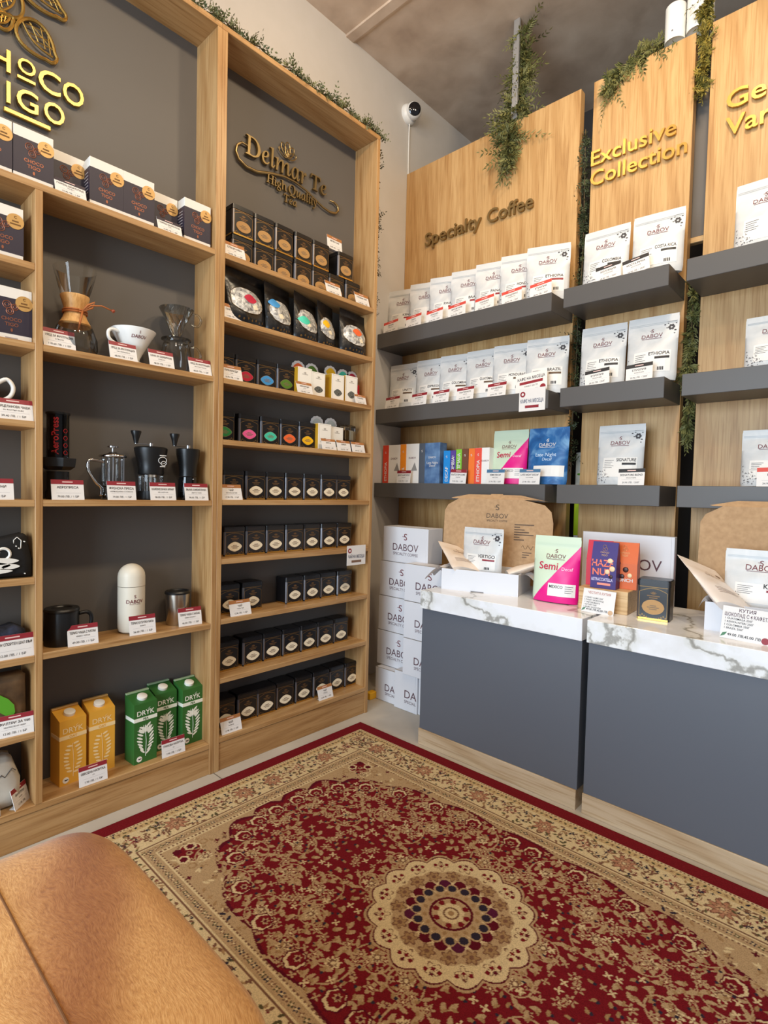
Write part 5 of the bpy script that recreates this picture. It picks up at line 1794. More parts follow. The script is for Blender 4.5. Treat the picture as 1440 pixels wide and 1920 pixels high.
gift_sign((1.067, -.585, kz), .02, 'white sign card with a list of gifts leaning before the wood block', ['ЧЕСТИТА КУТИЯ'], mat('rose ink', (186, 122, 110), .5), ['ПАКЕТ КАФЕ 250Г', 'ПАКЕТ ШОКОЛАД', 'ЧАЙ DELMARTE', 'КУТИЯ ЧАЙ', 'КАФЕ КАПСУЛИ'])
gift_sign((1.508, -.625, kz), -.05, 'white sign card with a chocolate and coffee offer before the second white carton', ['КУТИЯ', 'ШОКОЛАД С 4 КАФЕТА'], mat('plum ink', (92, 62, 70), .5), ['GUATEMALA 250Г', 'KENYA NYERI 250Г', 'COLOMBIA 250Г', 'BRAZIL 250Г'], w=.125, h=.095, badge=redhead)
RB2 = .05
t = thing('gift_carton', 'second open white gift carton at the end of the counter, cut by the frame', 'carton', (1.388, -.545, kz), RB2)
g = G().box(0, w, 0, .004, 0, h).box(0, w, d - .004, d, 0, h).box(0, .004, .004, d - .004, 0, h).box(w - .004, w, .004, d - .004, 0, h).box(.004, w - .004, .004, d - .004, 0, .004)
part('tray', g, t, white_box)
lid = part('lid', G().prism([(0, -.005)] + [(w, -.005)] + [(x + .02, z_) for x, z_ in lidp[::-1]], 0, .004).xf(lean), t, kraft)
part('tuck_flap', G().prism([(x + .02, z_) for x, z_ in flap], .004, .007).xf(lambda v: lean(Vector((v.x, v.y + (v.z - .297) * .9, v.z)))), lid, kraft)
pouch((1.512, -.42, kz + .060), .0, 'white coffee pouch standing in the second gift carton', 'KENYA', redhead, w=.200, h=.190, d=.07)
lying_pouch((1.475, -.55, kz + .072), (-1.05, .35, .95), 'white pouch lying across the rim of the second gift carton', w=.165, h=.25, m=noisy('white blush film', [(0.35, (230, 218, 208)), (0.65, (244, 234, 226))], 10, .4, 4, .3, .004))
tissue_sheet('tissue_paper', 'small tissue paper corner folded over the rim of the second gift carton', [((1.40, -.53, kz + .07), (1.395, -.46, kz + .07)), ((1.385, -.54, kz + .11), (1.38, -.46, kz + .11)), ((1.372, -.548, kz + .07), (1.366, -.49, kz + .075))])

# ------------------------------------------------------------------ things on and above the panels
t = thing('security_camera', 'white dome security camera high on the grey wall', 'security camera', (-.374, -.005, 3.265), 0)
wpl = mat('white camera plastic', (236, 236, 232), .3)


def side(v):
    return Vector((v.z, v.y, v.x))


part('mount', G().lathe([(.055, 0), (.056, .008), (.052, .022), (.040, .034), (.0, .036)], n=36).xf(side).mesh('mount', None, True, 40), t, wpl)
dirv = Vector((.75, -.60, -.22)).normalized()
q_ = dirv.to_track_quat('Z', 'Y').to_matrix()
c0 = Vector((.050, -.005, .0))
part('ball', G().lathe([(0, -.046)] + [(.046 * math.cos(a), .046 * math.sin(a)) for a in (-1.2, -.9, -.6, -.3, 0, .3, .55)] + [(.034, .030)], n=32).xf(lambda v: c0 + q_ @ v).mesh('ball', None, True, 40), t, wpl)
part('lens', G().lathe([(.036, .025), (.035, .032), (.026, .036), (0, .038)], n=32).xf(lambda v: c0 + q_ @ v).mesh('lens', None, True, 40), t, mat('black lens glass', (12, 13, 18), .05, 0, .8))
part('cable', G().tube([(.012, .004, -.04), (.008, .006, -.10), (.006, .008, -.22), (.006, .010, -.34), (.004, .02, -.40)], .004, 6), t, wpl)

t = thing('twin_spotlight', 'pair of white cylinder lamps on top of the narrow middle panel', 'lamp', (1.10, .045, 2.93), 0)
for cx_ in (-.043, .040):
    c = part('lamp_body', G().lathe([(.034, .030), (.039, .024), (.0395, .165), (.036, .169), (.0, .170)], cx_, -.005, 32).mesh('lamp_body', None, True, 40), t, wpl)
    part('mark', G().box(cx_ - .003, cx_ + .003, -.0450, -.0443, .050, .056), c, greyink)
part('bracket', G().bbox(-.09, .09, .030, .042, .0, .17, .001, 1).box(-.09, .09, -.01, .030, .0, .006), t, wpl)
steel = mat('galvanised steel', (176, 176, 176), .5, .6)
solo('ceiling_rod', G().bbox(.320, .352, -.012, .004, 2.935, 3.419, .002, 1), steel, 'galvanised hanger rail dropping from the ceiling behind the wide panel, wrapped in greenery', 'hanger')
t = thing('banner_tube', 'slim white and lime green banner standing in the gap beside the wide panel', 'banner', (.706, .085, 0), 0)
part('banner', G().bbox(-.026, .026, -.006, .006, 0, 1.02, .004, 1).mesh('banner'), t, white_card)
part('green_band', G().bbox(-.0265, .0265, -.0068, .0068, .868, 1.06, .004, 1), t, mat('lime green film', (178, 204, 20), .45))
part('upper_sheet', G().bbox(-.026, .026, -.006, .006, 1.061, 1.270, .004, 1), t, mat('off-white film', (226, 226, 214), .5))
part('top_clip', G().box(-.027, .027, -.008, .008, 1.270, 1.280), t, black_pl)
part('leaf_mark', G().prism(disc_pts(-.006, 1.165, .009, .005, 10), -.0075, -.006).prism(disc_pts(.007, 1.165, .009, .005, 10), -.0075, -.006), t, mat('leaf green print', (88, 160, 42), .5))


# ------------------------------------------------------------------ artificial greenery
def leaf_mat(name, a, b):
    return noisy(name, [(0.3, a), (0.7, b)], 25, .6, 2, 0)


ivy = leaf_mat('ivy leaf green', (66, 74, 44), (116, 116, 74))
fern = leaf_mat('olive fern green', (78, 84, 44), (136, 132, 78))
dry = leaf_mat('dry dark leaf', (52, 54, 36), (98, 84, 56))
stem_m = mat('brown stem', (84, 70, 46), .7)


def garland(label, path, n, spread, leaf, m, seed, droop=0.0, feather=False, group=None, name='leaf_garland', clamp=None):
    """a stem with many single folded leaves along it"""
    R = random.Random(seed)
    P = [Vector(p) for p in path]
    L_ = [0.0]
    for a, b_ in zip(P, P[1:]):
        L_.append(L_[-1] + (b_ - a).length)

    def at(s_):
        s_ *= L_[-1]
        for k in range(len(P) - 1):
            if s_ <= L_[k + 1]:
                return P[k].lerp(P[k + 1], (s_ - L_[k]) / max(1e-6, L_[k + 1] - L_[k])), (P[k + 1] - P[k]).normalized()
        return P[-1], (P[-1] - P[-2]).normalized()
    t = thing(name, label, 'garland', tuple(P[0]), 0, group)
    part('stem', G().tube([p - P[0] for p in P], .0025, 5), t, stem_m)
    vs, fs = [], []
    for k in range(n):
        p, d_ = at(R.random())
        o_ = Vector((R.gauss(0, spread[0]), R.gauss(0, spread[1]), R.gauss(0, spread[2])))
        twig = 7 if feather else 4
        dr = (o_ + d_ * R.uniform(-.03, .03) + Vector((0, 0, -droop * R.uniform(.5, 1.2))))
        if dr.length < 1e-5:
            continue
        ln = max(.028, dr.length) * R.uniform(.8, 1.3)
        dr.normalize()
        nrm = dr.cross(Vector((R.gauss(0, 1), R.gauss(0, 1), R.gauss(0, 1)))).normalized()
        sd = dr.cross(nrm)
        q0 = p - P[0]
        for j in range(twig):
            b0 = q0 + dr * ln * (j + 1) / twig
            for sg in ((-1, 1) if j < twig - 1 else (0,)):
                ld = (dr * .8 + sd * sg * (.9 if feather else 1.1) + nrm * R.uniform(-.4, .4)).normalized()
                ls = leaf * R.uniform(.7, 1.25) * (1 - .35 * j / twig)
                wv = ld.cross(nrm).normalized() * ls * (.16 if feather else .27)
                up_ = nrm * ls * .12
                i0 = len(vs)
                pts = [b0, b0 + ld * ls * .45 + wv + up_, b0 + ld * ls, b0 + ld * ls * .45 - wv + up_]
                if clamp:
                    pts = [clamp(P[0] + q) - P[0] for q in pts]
                vs += pts
                fs += [(i0, i0 + 1, i0 + 2), (i0, i0 + 2, i0 + 3)]
    part('foliage', G().add(vs, fs), t, m)
    return t


def keep_unit(p):
    return Vector((max(p.x, -.365), p.y, max(p.z, ZTOP + .001) if p.x < .006 else p.z))


GR_ = 'greenery along the shelving'
R0 = random.Random(11)
for k in range(10):
    ya, yb = -2.10 + .15 * k, -2.10 + .15 * k + .16
    garland('ivy sprig on top of the shelving units, %s from the frame edge' % (ORD + ['ninth', 'tenth'])[k], [(-.02 + R0.uniform(-.015, .015), ya, ZTOP + .008), (-.012, (ya + yb) / 2, ZTOP + .016 + R0.uniform(0, .012)), (-.02, yb, ZTOP + .008)], 52, (.018, .02, .018), .015, ivy, 20 + k, group=GR_, clamp=keep_unit)
garland('dry leafy strand hanging down the outer edge of the tea shelving', [(-.02, -.606, ZTOP - .02), (-.025, -.600, 2.45), (-.02, -.604, 2.2), (-.03, -.600, 2.0), (-.025, -.604, 1.86)], 60, (.012, .012, .018), .013, dry, 41, droop=.02, group='strands beside the shelving', clamp=lambda p: Vector((p.x, max(p.y, -.612), p.z)))
garland('feathery greenery hanging from the ceiling rail over the wide panel', [(.36, .02, 3.38), (.35, .03, 3.2), (.33, .02, 3.02), (.31, -.02, 2.93), (.32, -.035, 2.80), (.335, -.03, 2.72)], 250, (.058, .034, .045), .034, fern, 51, droop=.045, feather=True, name='hanging_greenery', clamp=lambda p: Vector((p.x, min(p.y, -.002) if p.z < 2.935 and p.y < .043 else (p.y if p.y < 0 or p.z > 2.935 else max(p.y, .045)), min(p.z, 3.418))))
gap_x = lambda lo, hi: (lambda p: Vector((min(max(p.x, lo), hi) if p.y > -.001 else p.x, p.y, p.z)))
garland('dark small-leaved strand filling the upper gap between the wide and narrow panels', [(.70, .01, 2.74), (.70, .02, 2.5), (.705, .02, 2.25), (.70, .02, 2.0)], 130, (.016, .022, .03), .016, leaf_mat('dark ivy', (40, 50, 30), (78, 86, 52)), 61, droop=.02, name='hanging_greenery', group='strands in the panel gaps', clamp=gap_x(.679, .735))
garland('small-leaved strand in the lower gap above the banner', [(.70, .00, 1.95), (.70, .0, 1.7), (.702, -.02, 1.46), (.70, -.03, 1.30), (.70, -.03, 1.22)], 105, (.018, .022, .03), .016, leaf_mat('dark ivy', (40, 50, 30), (78, 86, 52)), 62, droop=.03, name='hanging_greenery', group='strands in the panel gaps', clamp=gap_x(.679, .735))
garland('feathery greenery draped over the top of the narrow middle panel', [(.80, -.012, 2.85), (.85, -.01, 2.93), (.93, .01, 2.955), (1.03, .06, 3.0), (1.12, .10, 3.02), (1.19, .06, 2.98)], 140, (.03, .015, .035), .028, fern, 71, droop=.04, feather=True, name='hanging_greenery', clamp=lambda p: Vector((p.x, p.y if p.z > 2.93 or p.x > 1.150 else min(p.y, -.003), p.z)))
garland('yellow green tuft hanging in the top of the second gap', [(1.175, .02, 3.10), (1.18, .0, 2.98), (1.178, .01, 2.85), (1.172, .01, 2.70)], 110, (.020, .022, .03), .026, leaf_mat('yellow green leaf', (96, 96, 40), (168, 148, 66)), 72, droop=.04, feather=True, name='hanging_greenery', group='strands in the panel gaps', clamp=lambda p: Vector((min(max(p.x, 1.150), 1.204) if p.y > -.001 else p.x, min(p.y, .06), p.z)))
garland('feathery olive strand in the second gap below the cross rail', [(1.176, .02, 1.93), (1.175, .01, 1.75), (1.174, -.01, 1.60), (1.172, 0, 1.50)], 62, (.016, .018, .03), .034, fern, 73, droop=.05, feather=True, name='hanging_greenery', group='strands in the panel gaps', clamp=gap_x(1.150, 1.204))
garland('feathery olive strand in the second gap above the lower shelf', [(1.176, .03, 1.50), (1.176, .02, 1.42), (1.176, .02, 1.32)], 36, (.012, .014, .03), .030, fern, 74, droop=.05, feather=True, name='hanging_greenery', group='strands in the panel gaps', clamp=gap_x(1.150, 1.204))


# ------------------------------------------------------------------ rug
def make_rug():
    A, B = .967, .638
    px = .0025
    nx, ny = int(A / px), int(B / px)
    xs = (np.arange(nx) + .5) * A / nx
    ys = (np.arange(ny) + .5) * B / ny
    X, Y = np.meshgrid(xs, ys, indexing='ij')
    C = lambda r, g, b: np.array(lin((r, g, b)))
    RED, BEI, CRM, NAV, BRN, DRED, TAN = C(116, 22, 29), C(180, 148, 108), C(214, 188, 142), C(48, 40, 52), C(122, 84, 62), C(92, 16, 30), C(160, 124, 84)
    img = np.empty((nx, ny, 3))
    img[:] = CRM
    R = np.random.RandomState(3)

    def put(mask, c):
        img[mask] = c

    def stamp(cx, cy, r, fn, c):
        i0, i1 = max(0, int((cx - r) / A * nx)), min(nx, int((cx + r) / A * nx) + 2)
        j0, j1 = max(0, int((cy - r) / B * ny)), min(ny, int((cy + r) / B * ny) + 2)
        if i0 >= i1 or j0 >= j1:
            return
        m = fn(X[i0:i1, j0:j1] - cx, Y[i0:i1, j0:j1] - cy)
        img[i0:i1, j0:j1][m] = c

    def disc(cx, cy, r, c):
        stamp(cx, cy, r, lambda x, y: x * x + y * y < r * r, c)

    def flower(cx, cy, r, n, c, ph=0.0, cut=.35):
        stamp(cx, cy, r, lambda x, y: np.hypot(x, y) < r * (1 - cut + cut * np.cos(n * np.arctan2(y, x) + ph)), c)

    def leafs(cx, cy, a, l, w, c):
        ca, sa = math.cos(a), math.sin(a)
        stamp(cx, cy, l, lambda x, y: (np.abs((-x * sa + y * ca)) < w * np.clip(1 - ((x * ca + y * sa) / l * 2) ** 2, 0, 1)) & (np.abs(x * ca + y * sa) < l / 2), c)

    def vine(pts, r, c):
        for (x, y) in pts:
            disc(x, y, r, c)

    # --- field inside the borders
    fx, fy = .727, .405
    inner = (X < fx) & (Y < fy)
    put(inner, BEI)
    # spandrel scatter
    for k in range(120):
        x, y = R.uniform(.3, fx), R.uniform(.2, fy)
        c = [BRN, TAN, DRED, NAV, TAN, CRM][k % 6]
        leafs(x, y, R.uniform(0, PI), .022, .004, c) if k % 2 else flower(x, y, .009, 4, c)
    # red ground with scalloped edge
    SE = (X / .715) ** 2.9 + (Y / .395) ** 2.9
    ang = np.arctan2(Y / .395, X / .715)
    sc = 1 + .045 * np.abs(np.sin(ang * 11)) - .02
    red = SE ** (1 / 2.9) < sc * .985
    edge = (SE ** (1 / 2.9) < sc * 1.005) & inner
    put(edge & ~red, DRED)
    put(red & inner, RED)
    # corner palmette
    for (dx, dy, r, c) in [(.0, .0, .046, CRM), (.0, .0, .041, RED), (-.030, -.030, .017, RED), (-.038, -.040, .009, RED), (.026, -.016, .019, CRM), (-.016, .026, .019, CRM), (.026, -.016, .012, DRED), (-.016, .026, .012, DRED), (.026, .024, .014, DRED), (.0, .0, .010, BEI), (.002, .0, .005, DRED), (-.055, .02, .014, TAN), (.02, -.055, .014, TAN), (-.055, .02, .009, BEI), (.02, -.055, .009, BEI)]:
        flower(.672 + dx, .345 + dy, r, 6, c, .6, .10)
    # spiralling vines
    TW_ = []
    for (cx, cy, r0, t0, sg) in [(.30, .16, .085, 0, 1), (.47, .10, .075, 2, -1), (.12, .30, .075, 1, 1), (.34, .31, .070, 3, -1), (.56, .22, .075, 1.4, 1), (.22, .055, .05, 4, -1),
                                 (.62, .06, .065, 2.2, 1), (.48, .32, .055, 0.2, -1), (.24, .24, .05, 5, 1), (.04, .235, .055, 0.6, -1), (.40, .20, .05, 3.8, 1), (.62, .31, .05, 5.2, 1), (.21, .35, .045, 2, -1)]:
        pts = []
        for k in range(150):
            s_ = k / 149
            rr_ = r0 * (1 - .78 * s_)
            a = t0 + sg * s_ * 8.2
            pts.append((cx + rr_ * math.cos(a), cy + rr_ * math.sin(a)))
        TW_.append((pts, r0))
    for pts, r0 in TW_:
        vine(pts, .0021, BEI)
    for pts, r0 in TW_:
        for k in range(4, 150, 9):
            x, y = pts[k]
            x2, y2 = pts[min(k + 1, 149)]
            a = math.atan2(y2 - y, x2 - x)
            s_ = 1 if (k // 9) % 2 else -1
            nxv, nyv = -math.sin(a) * s_, math.cos(a) * s_
            kind = (k // 9) % 4
            if kind == 0:
                flower(x + nxv * .010, y + nyv * .010, .0095, 5, BEI, a)
                disc(x + nxv * .010, y + nyv * .010, .003, NAV if k % 2 else DRED)
            elif kind in (1, 3):
                leafs(x + nxv * .011, y + nyv * .011, a + s_ * .9, .026, .0052, BEI if k % 3 else CRM)
            else:
                leafs(x + nxv * .010, y + nyv * .010, a + s_ * .5, .018, .0042, TAN)
                disc(x + nxv * .017, y + nyv * .017, .0035, NAV)
        x, y = pts[-1]
        flower(x, y, .020, 8, CRM, 0, .25)
        flower(x, y, .013, 8, BRN, 0, .2)
        disc(x, y, .005, CRM)
    # loose blossoms filling the red ground
    placed = []
    for k in range(1100):
        x, y = R.uniform(.0, .70), R.uniform(0, .39)
        i, j = min(int(x / A * nx), nx - 1), min(int(y / B * ny), ny - 1)
        if not red[i, j] or math.hypot(x, y) < .205 or any((x - a) ** 2 + (y - b) ** 2 < .0190 ** 2 for a, b in placed):
            continue
        placed.append((x, y))
        q = len(placed)
        a = R.uniform(0, PI)
        if q % 5 == 0:
            flower(x, y, .016, 6, BEI, a, .3)
            flower(x, y, .008, 6, RED, a, .3)
            disc(x, y, .003, CRM)
        elif q % 5 in (1, 3):
            leafs(x, y, a, .027, .0062, BEI)
            leafs(x + .006, y + .004, a + 1.2, .016, .004, TAN)
        elif q % 5 == 2:
            flower(x, y, .0105, 4, CRM if q % 2 else BEI, a, .4)
        else:
            leafs(x, y, a, .018, .0045, TAN)
            disc(x + .008, y, .004, NAV)
    # palmettes round the scalloped edge
    for k in range(8):
        a = .12 + 1.40 * k / 7
        q = (abs(math.cos(a)) ** 2.9 + abs(math.sin(a)) ** 2.9) ** (-1 / 2.9)
        x, y = .672 * q * math.cos(a), .360 * q * math.sin(a)
        flower(x, y, .030, 7, DRED, 1.0, .06)
        flower(x, y, .026, 7, CRM, 1.0, .06)
        flower(x - .004 * math.cos(a), y - .004 * math.sin(a), .021, 7, RED, 1.0, .06)
        flower(x - .008 * math.cos(a), y - .008 * math.sin(a), .011, 6, BEI, 1.0, .2)
        disc(x - .008 * math.cos(a), y - .008 * math.sin(a), .005, DRED)
    # --- medallion
    r = np.hypot(X, Y)
    th = np.arctan2(Y, X)
    lobe = lambda n, amp, ph=0: 1 + amp * np.abs(np.cos(n * th / 2 + ph)) - amp * .5
    put(r < .208 * lobe(16, .10), BEI)
    put(r < .202 * lobe(16, .10), DRED)
    put(r < .198 * lobe(16, .10), CRM)
    for k in range(0, 9):
        a = (k + .0) * PI / 8
        for rr_, rad, c in [(.172, .021, BRN), (.172, .018, CRM), (.172, .007, RED), (.186, .006, DRED)]:
            flower(rr_ * math.cos(a), rr_ * math.sin(a), rad, 4, c, 4 * a, .3)
        for s_ in (-.09, .09):
            disc(.178 * math.cos(a + s_), .178 * math.sin(a + s_), .0055, RED)
    put(r < .150 * lobe(16, .06, PI / 2), BEI)
    for k in range(0, 9):
        a = k * PI / 8 + PI / 16
        flower(.133 * math.cos(a), .133 * math.sin(a), .022, 6, BRN, 6 * a, .2)
        flower(.133 * math.cos(a), .133 * math.sin(a), .017, 6, TAN, 6 * a, .2)
        disc(.133 * math.cos(a), .133 * math.sin(a), .006, BRN)
    put(r < .112 * lobe(16, .08), CRM)
    for k in range(0, 9):
        a = k * PI / 8
        disc(.102 * math.cos(a), .102 * math.sin(a), .0165, [DRED, DRED, C(86, 26, 52), DRED][k % 4])
    for k in range(0, 9):
        a = k * PI / 8 + PI / 16
        disc(.086 * math.cos(a), .086 * math.sin(a), .0160, BEI)
        disc(.086 * math.cos(a), .086 * math.sin(a), .0115, NAV)
    put(r < .074 * lobe(16, .10), BEI)
    for k in range(0, 9):
        a = k * PI / 8
        disc(.066 * math.cos(a), .066 * math.sin(a), .006, TAN)
    put(r < .055, DRED)
    put(r < .048, BEI)
    for k in range(0, 5):
        a = k * PI / 4 + .3
        disc(.040 * math.cos(a), .040 * math.sin(a), .008, RED)
    put(r < .031 * lobe(8, .2), CRM)
    put((r < .020) & (r > .016), BRN)
    put(r < .008, TAN)
    # --- borders: distance in from the outer edge
    D = np.minimum(A - X, B - Y)
    S_ = np.where((A - X) < (B - Y), Y, X)
    band = lambda a, b: (D >= a) & (D < b)
    put(band(0, .052), RED)
    put(band(.052, .056), CRM)
    put(band(.056, .060) & ((S_ * 1000 % 10) < 5), BRN)
    put(band(.060, .062), CRM)
    put(band(.186, .190), BRN)
    put(band(.190, .195), CRM)
    put(band(.195, .225), BEI)
    put(band(.225, .229), CRM)
    put(band(.229, .235) & ((S_ * 1000 % 12) < 6), BRN)
    put(band(.062, .084), C(198, 166, 116))

    def along(side_, s_, d):
        return (s_, B - d) if side_ == 'x' else (A - d, s_)
    for sd, Ln in (('x', A), ('y', B)):
        n_ = int(Ln / .0165)
        for k in range(n_):
            s_ = (k + .5) * .0165
            if s_ > Ln - .06:
                continue
            x, y = along(sd, s_, .073)
            c = [NAV, BRN, C(84, 74, 50), BRN][k % 4]
            flower(x, y, .0065, 4, c, .5 * k) if k % 2 else leafs(x, y, .4 + k, .014, .0034, c)
            if s_ < Ln - .2:
                x, y = along(sd, s_, .210)
                flower(x, y, .0085, 4, [BRN, NAV, C(84, 74, 50)][k % 3], .3 * k)
                disc(x, y, .003, CRM)
        # main border: rosettes, curling leaves, little navy sprigs
        step = .245
        for k in range(int(Ln / step) + 2):
            s_ = k * step + (.0 if sd == 'x' else .06)
            if s_ > Ln - .12:
                continue
            x, y = along(sd, s_, .135)
            flower(x, y, .040, 9, BRN, 0, .2)
            flower(x, y, .034, 9, C(176, 122, 92), 0, .2)
            flower(x, y, .022, 8, BRN, 0, .2)
            flower(x, y, .018, 8, C(196, 150, 112), 0, .2)
            disc(x, y, .008, BRN)
            disc(x, y, .005, CRM)
            for sg in (-1, 1):
                sc_ = s_ + sg * .078
                for ci, (rad, c) in enumerate([(.0052, BRN), (.0034, CRM)]):
                    for q in range(40):
                        a = q / 39 * 3.9 + (0 if sg > 0 else .4)
                        xx, yy = along(sd, sc_ + sg * .026 * math.cos(a), .132 + .026 * math.sin(a) * (1 if k % 2 else -1))
                        disc(xx, yy, rad, c)
                for q in range(3):
                    xx, yy = along(sd, s_ + sg * (.052 + .014 * q), .105 + .05 * (q % 2))
                    flower(xx, yy, .0078, 3, NAV, q + k)
            s2 = s_ + step / 2
            if s2 < Ln - .09:
                xx, yy = along(sd, s2, .128)
                flower(xx, yy, .020, 6, C(150, 84, 70), .4, .3)
                flower(xx, yy, .011, 6, CRM, .4, .3)
                disc(xx, yy, .004, NAV)
        for k in range(int(Ln * 520)):
            s_, d = R.uniform(0, Ln - .06), R.uniform(.088, .182)
            x, y = along(sd, s_, d)
            i, j = min(int(x / A * nx), nx - 1), min(int(y / B * ny), ny - 1)
            if np.abs(img[i, j] - CRM).sum() > .02:
                continue
            c = [NAV, C(88, 78, 50), BRN, C(120, 48, 46), BRN, TAN][k % 6]
            leafs(x, y, R.uniform(0, PI), R.uniform(.012, .022), .0036, c) if k % 3 else flower(x, y, .006, 4, c)
    full = np.concatenate([img[::-1], img], 0)
    full = np.concatenate([full[:, ::-1], full], 1)
    NX, NY = full.shape[:2]
    # vertices at pattern samples plus an outer rim that drops to the floor
    gx = np.concatenate([-xs[::-1], xs])
    gy = np.concatenate([-ys[::-1], ys])
    gx[0], gx[-1], gy[0], gy[-1] = -A, A, -B, B
    VX, VY = np.meshgrid(gx, gy, indexing='ij')
    co = np.stack([VX, VY, np.full_like(VX, .0085)], -1).reshape(-1, 3)
    idx = np.arange(NX * NY).reshape(NX, NY)
    q = np.stack([idx[:-1, :-1], idx[1:, :-1], idx[1:, 1:], idx[:-1, 1:]], -1).reshape(-1, 4)
    ring = np.concatenate([idx[:, 0], idx[-1, 1:], idx[-2::-1, -1], idx[0, -2:0:-1]])
    rim = co[ring].copy()
    rim[:, 2] = .0002
    rim[:, :2] *= 1.003
    n0 = len(co)
    m_ = len(ring)
    k = np.arange(m_)
    q2 = np.stack([n0 + k, n0 + (k + 1) % m_, ring[(k + 1) % m_], ring[k]], -1)
    co = np.concatenate([co, rim])
    q = np.concatenate([q, q2])
    col = np.concatenate([full.reshape(-1, 3), full.reshape(-1, 3)[ring]])
    me = bpy.data.meshes.new('rug')
    me.vertices.add(len(co))
    me.vertices.foreach_set('co', co.astype(np.float32).ravel())
    me.loops.add(q.size)
    me.loops.foreach_set('vertex_index', q.astype(np.int32).ravel())
    me.polygons.add(len(q))
    me.polygons.foreach_set('loop_start', (np.arange(len(q)) * 4).astype(np.int32))
    me.polygons.foreach_set('loop_total', np.full(len(q), 4, np.int32))
    me.update(calc_edges=True)
    at = me.color_attributes.new('woven_colour', 'FLOAT_COLOR', 'POINT')
    at.data.foreach_set('color', np.concatenate([col, np.ones((len(col), 1))], 1).astype(np.float32).ravel())
    m = mat('woven rug pile', (128, 24, 36), .95, 0, .1)
    nt, N, L, b = nodes(m)
    va = N.new('ShaderNodeAttribute')
    va.attribute_name = 'woven_colour'
    mp = coords(N, L, (1, 1, 1))
    n = N.new('ShaderNodeTexNoise')
    n.inputs['Scale'].default_value = 420
    n.inputs['Detail'].default_value = 2
    L.new(mp.outputs[0], n.inputs['Vector'])
    rp = ramp(N, [(0.3, (196, 196, 196)), (0.65, (255, 255, 255))])
    L.new(n.outputs['Fac'], rp.inputs[0])
    mx = N.new('ShaderNodeMixRGB')
    mx.blend_type = 'MULTIPLY'
    mx.inputs[0].default_value = .7
    L.new(va.outputs['Color'], mx.inputs[1])
    L.new(rp.outputs[0], mx.inputs[2])
    L.new(mx.outputs[0], b.inputs['Base Color'])
    bump(N, L, b, n.outputs['Fac'], .5, .002)
    me.materials.append(m)
    o = bpy.data.objects.new('patterned_rug', me)
    COL.objects.link(o)
    o.location = (1.0373, -1.3705, .0003)
    o['label'] = 'red and cream oriental rug with a round medallion on the stone floor'
    o['category'] = 'rug'


make_rug()


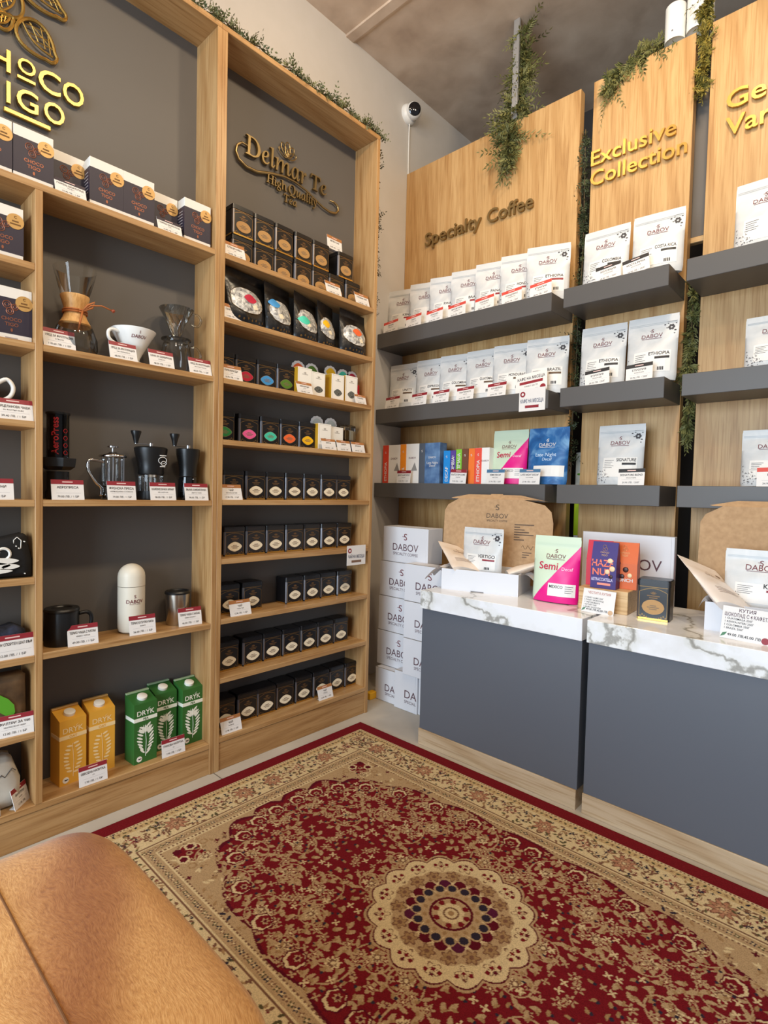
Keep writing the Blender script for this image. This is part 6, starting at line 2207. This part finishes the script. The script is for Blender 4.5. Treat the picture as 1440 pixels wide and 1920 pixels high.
# ------------------------------------------------------------------ fur-covered bench
def make_bench():
    x0, x1, y0, y1, zt = .735, 1.345, -2.475, -2.088, .445
    t = thing('fur_bench', 'low bench covered in tan fur with a seam, cut by the frame corner', 'bench', ((x0 + x1) / 2, (y0 + y1) / 2, 0))
    hx, hy = (x1 - x0) / 2, (y1 - y0) / 2
    nu, rings = 96, []
    prof = [(1.0, .12), (1.02, .20), (1.03, .30), (1.025, .36), (1.0, .405), (.965, .428), (.90, .441), (.76, .449), (.56, .453), (.36, .456), (.16, .457), (.06, .4575)]
    vs, fs = [], []
    for (s_, z) in prof:
        for k in range(nu):
            a = 2 * PI * k / nu
            p = 6.0
            c, q = math.cos(a), math.sin(a)
            rx = math.copysign(abs(c) ** (2 / p), c)
            ry = math.copysign(abs(q) ** (2 / p), q)
            off = 1 - s_
            X_ = rx * (hx - off * hy * (1 if s_ < 1 else 1))
            Y_ = ry * hy * s_
            zz = z
            if z > .40:
                zz += .006 * math.exp(-((Y_ + .33 * X_ - .044) / .05) ** 2) * (1 if s_ < .9 else .3)
            vs.append((X_, Y_, zz))
    m_ = len(prof)
    for i in range(m_ - 1):
        for k in range(nu):
            fs.append((i * nu + k, i * nu + (k + 1) % nu, (i + 1) * nu + (k + 1) % nu, (i + 1) * nu + k))
    o_ = (m_ - 1) * nu
    fs += [(o_ + k, o_ + k + 1, o_ + (nu - k - 1) % nu, o_ + (nu - k) % nu) for k in range(1, nu // 2 - 1)]
    fs += [(o_, o_ + 1, o_ + nu - 1), (o_ + nu // 2 - 1, o_ + nu // 2, o_ + nu // 2 + 1)]
    fs.append(tuple(range(nu - 1, -1, -1)))
    m = mat('tan fur', (178, 122, 66), .85, 0, .2)
    nt, N, L, b = nodes(m)
    tc = N.new('ShaderNodeTexCoord')
    sw_ = N.new('ShaderNodeTexNoise')
    sw_.inputs['Scale'].default_value = 3.2
    sw_.inputs['Detail'].default_value = 3
    L.new(tc.outputs['Object'], sw_.inputs['Vector'])
    vm = N.new('ShaderNodeVectorMath')
    vm.operation = 'MULTIPLY_ADD'
    vm.inputs[1].default_value = (.18, .18, .18)
    L.new(sw_.outputs['Color'], vm.inputs[0])
    L.new(tc.outputs['Object'], vm.inputs[2])
    mp = N.new('ShaderNodeMapping')
    mp.inputs['Scale'].default_value = (60, 260, 110)
    mp.inputs['Rotation'].default_value = (0, 0, .5)
    L.new(vm.outputs[0], mp.inputs['Vector'])
    n = N.new('ShaderNodeTexNoise')
    n.inputs['Scale'].default_value = 1.6
    n.inputs['Detail'].default_value = 7
    n.inputs['Roughness'].default_value = .65
    L.new(mp.outputs[0], n.inputs['Vector'])
    r1 = ramp(N, [(0.25, (166, 110, 54)), (0.48, (202, 146, 80)), (0.72, (224, 174, 112))])
    L.new(n.outputs['Fac'], r1.inputs[0])
    # a darker brown stripe slanting across the seat cover
    sp = N.new('ShaderNodeSeparateXYZ')
    L.new(vm.outputs[0], sp.inputs[0])
    wv = N.new('ShaderNodeMath')
    wv.operation = 'MULTIPLY_ADD'
    wv.inputs[1].default_value = .33
    L.new(sp.outputs['X'], wv.inputs[0])
    L.new(sp.outputs['Y'], wv.inputs[2])
    sb = N.new('ShaderNodeMath')
    sb.operation = 'SUBTRACT'
    sb.inputs[1].default_value = .164
    L.new(wv.outputs[0], sb.inputs[0])
    ab = N.new('ShaderNodeMath')
    ab.operation = 'ABSOLUTE'
    L.new(sb.outputs[0], ab.inputs[0])
    r2 = ramp(N, [(0.0, (196, 170, 150)), (0.025, (208, 186, 168)), (0.07, (255, 255, 255))])
    L.new(ab.outputs[0], r2.inputs[0])
    mx = N.new('ShaderNodeMixRGB')
    mx.blend_type = 'MULTIPLY'
    mx.inputs[0].default_value = 1
    L.new(r1.outputs[0], mx.inputs[1])
    L.new(r2.outputs[0], mx.inputs[2])
    L.new(mx.outputs[0], b.inputs['Base Color'])
    b.inputs['Sheen Weight'].default_value = .25
    bump(N, L, b, n.outputs['Fac'], .4, .003)
    part('seat_cover', G().add(vs, fs).mesh('seat_cover', None, True), t, m)
    sm = []
    for k in range(31):
        X_ = -hx * .985 + hx * 1.97 * k / 30
        s_ = max(0.0, 1 - (hx - abs(X_)) / hy)
        z_ = np.interp(s_, [p_[0] for p_ in prof[:3:-1]], [p_[1] for p_ in prof[:3:-1]])
        if z_ > .40:
            z_ += .006 * math.exp(-((.33 * X_ - .044) / .05) ** 2) * (1 if s_ < .9 else .3)
        sm.append((X_, .002, z_ + .0003))
    part('seam', G().tube(sm, .0016, 6), t, mat('brown seam', (112, 72, 38), .9))
    for sx in (-1, 1):
        for sy in (-1, 1):
            part('leg', G().lathe([(.014, 0), (.018, .01), (.022, .125)], sx * (hx - .09), sy * (hy - .07), 16).mesh('leg', None, True), t, black_pl)


make_bench()
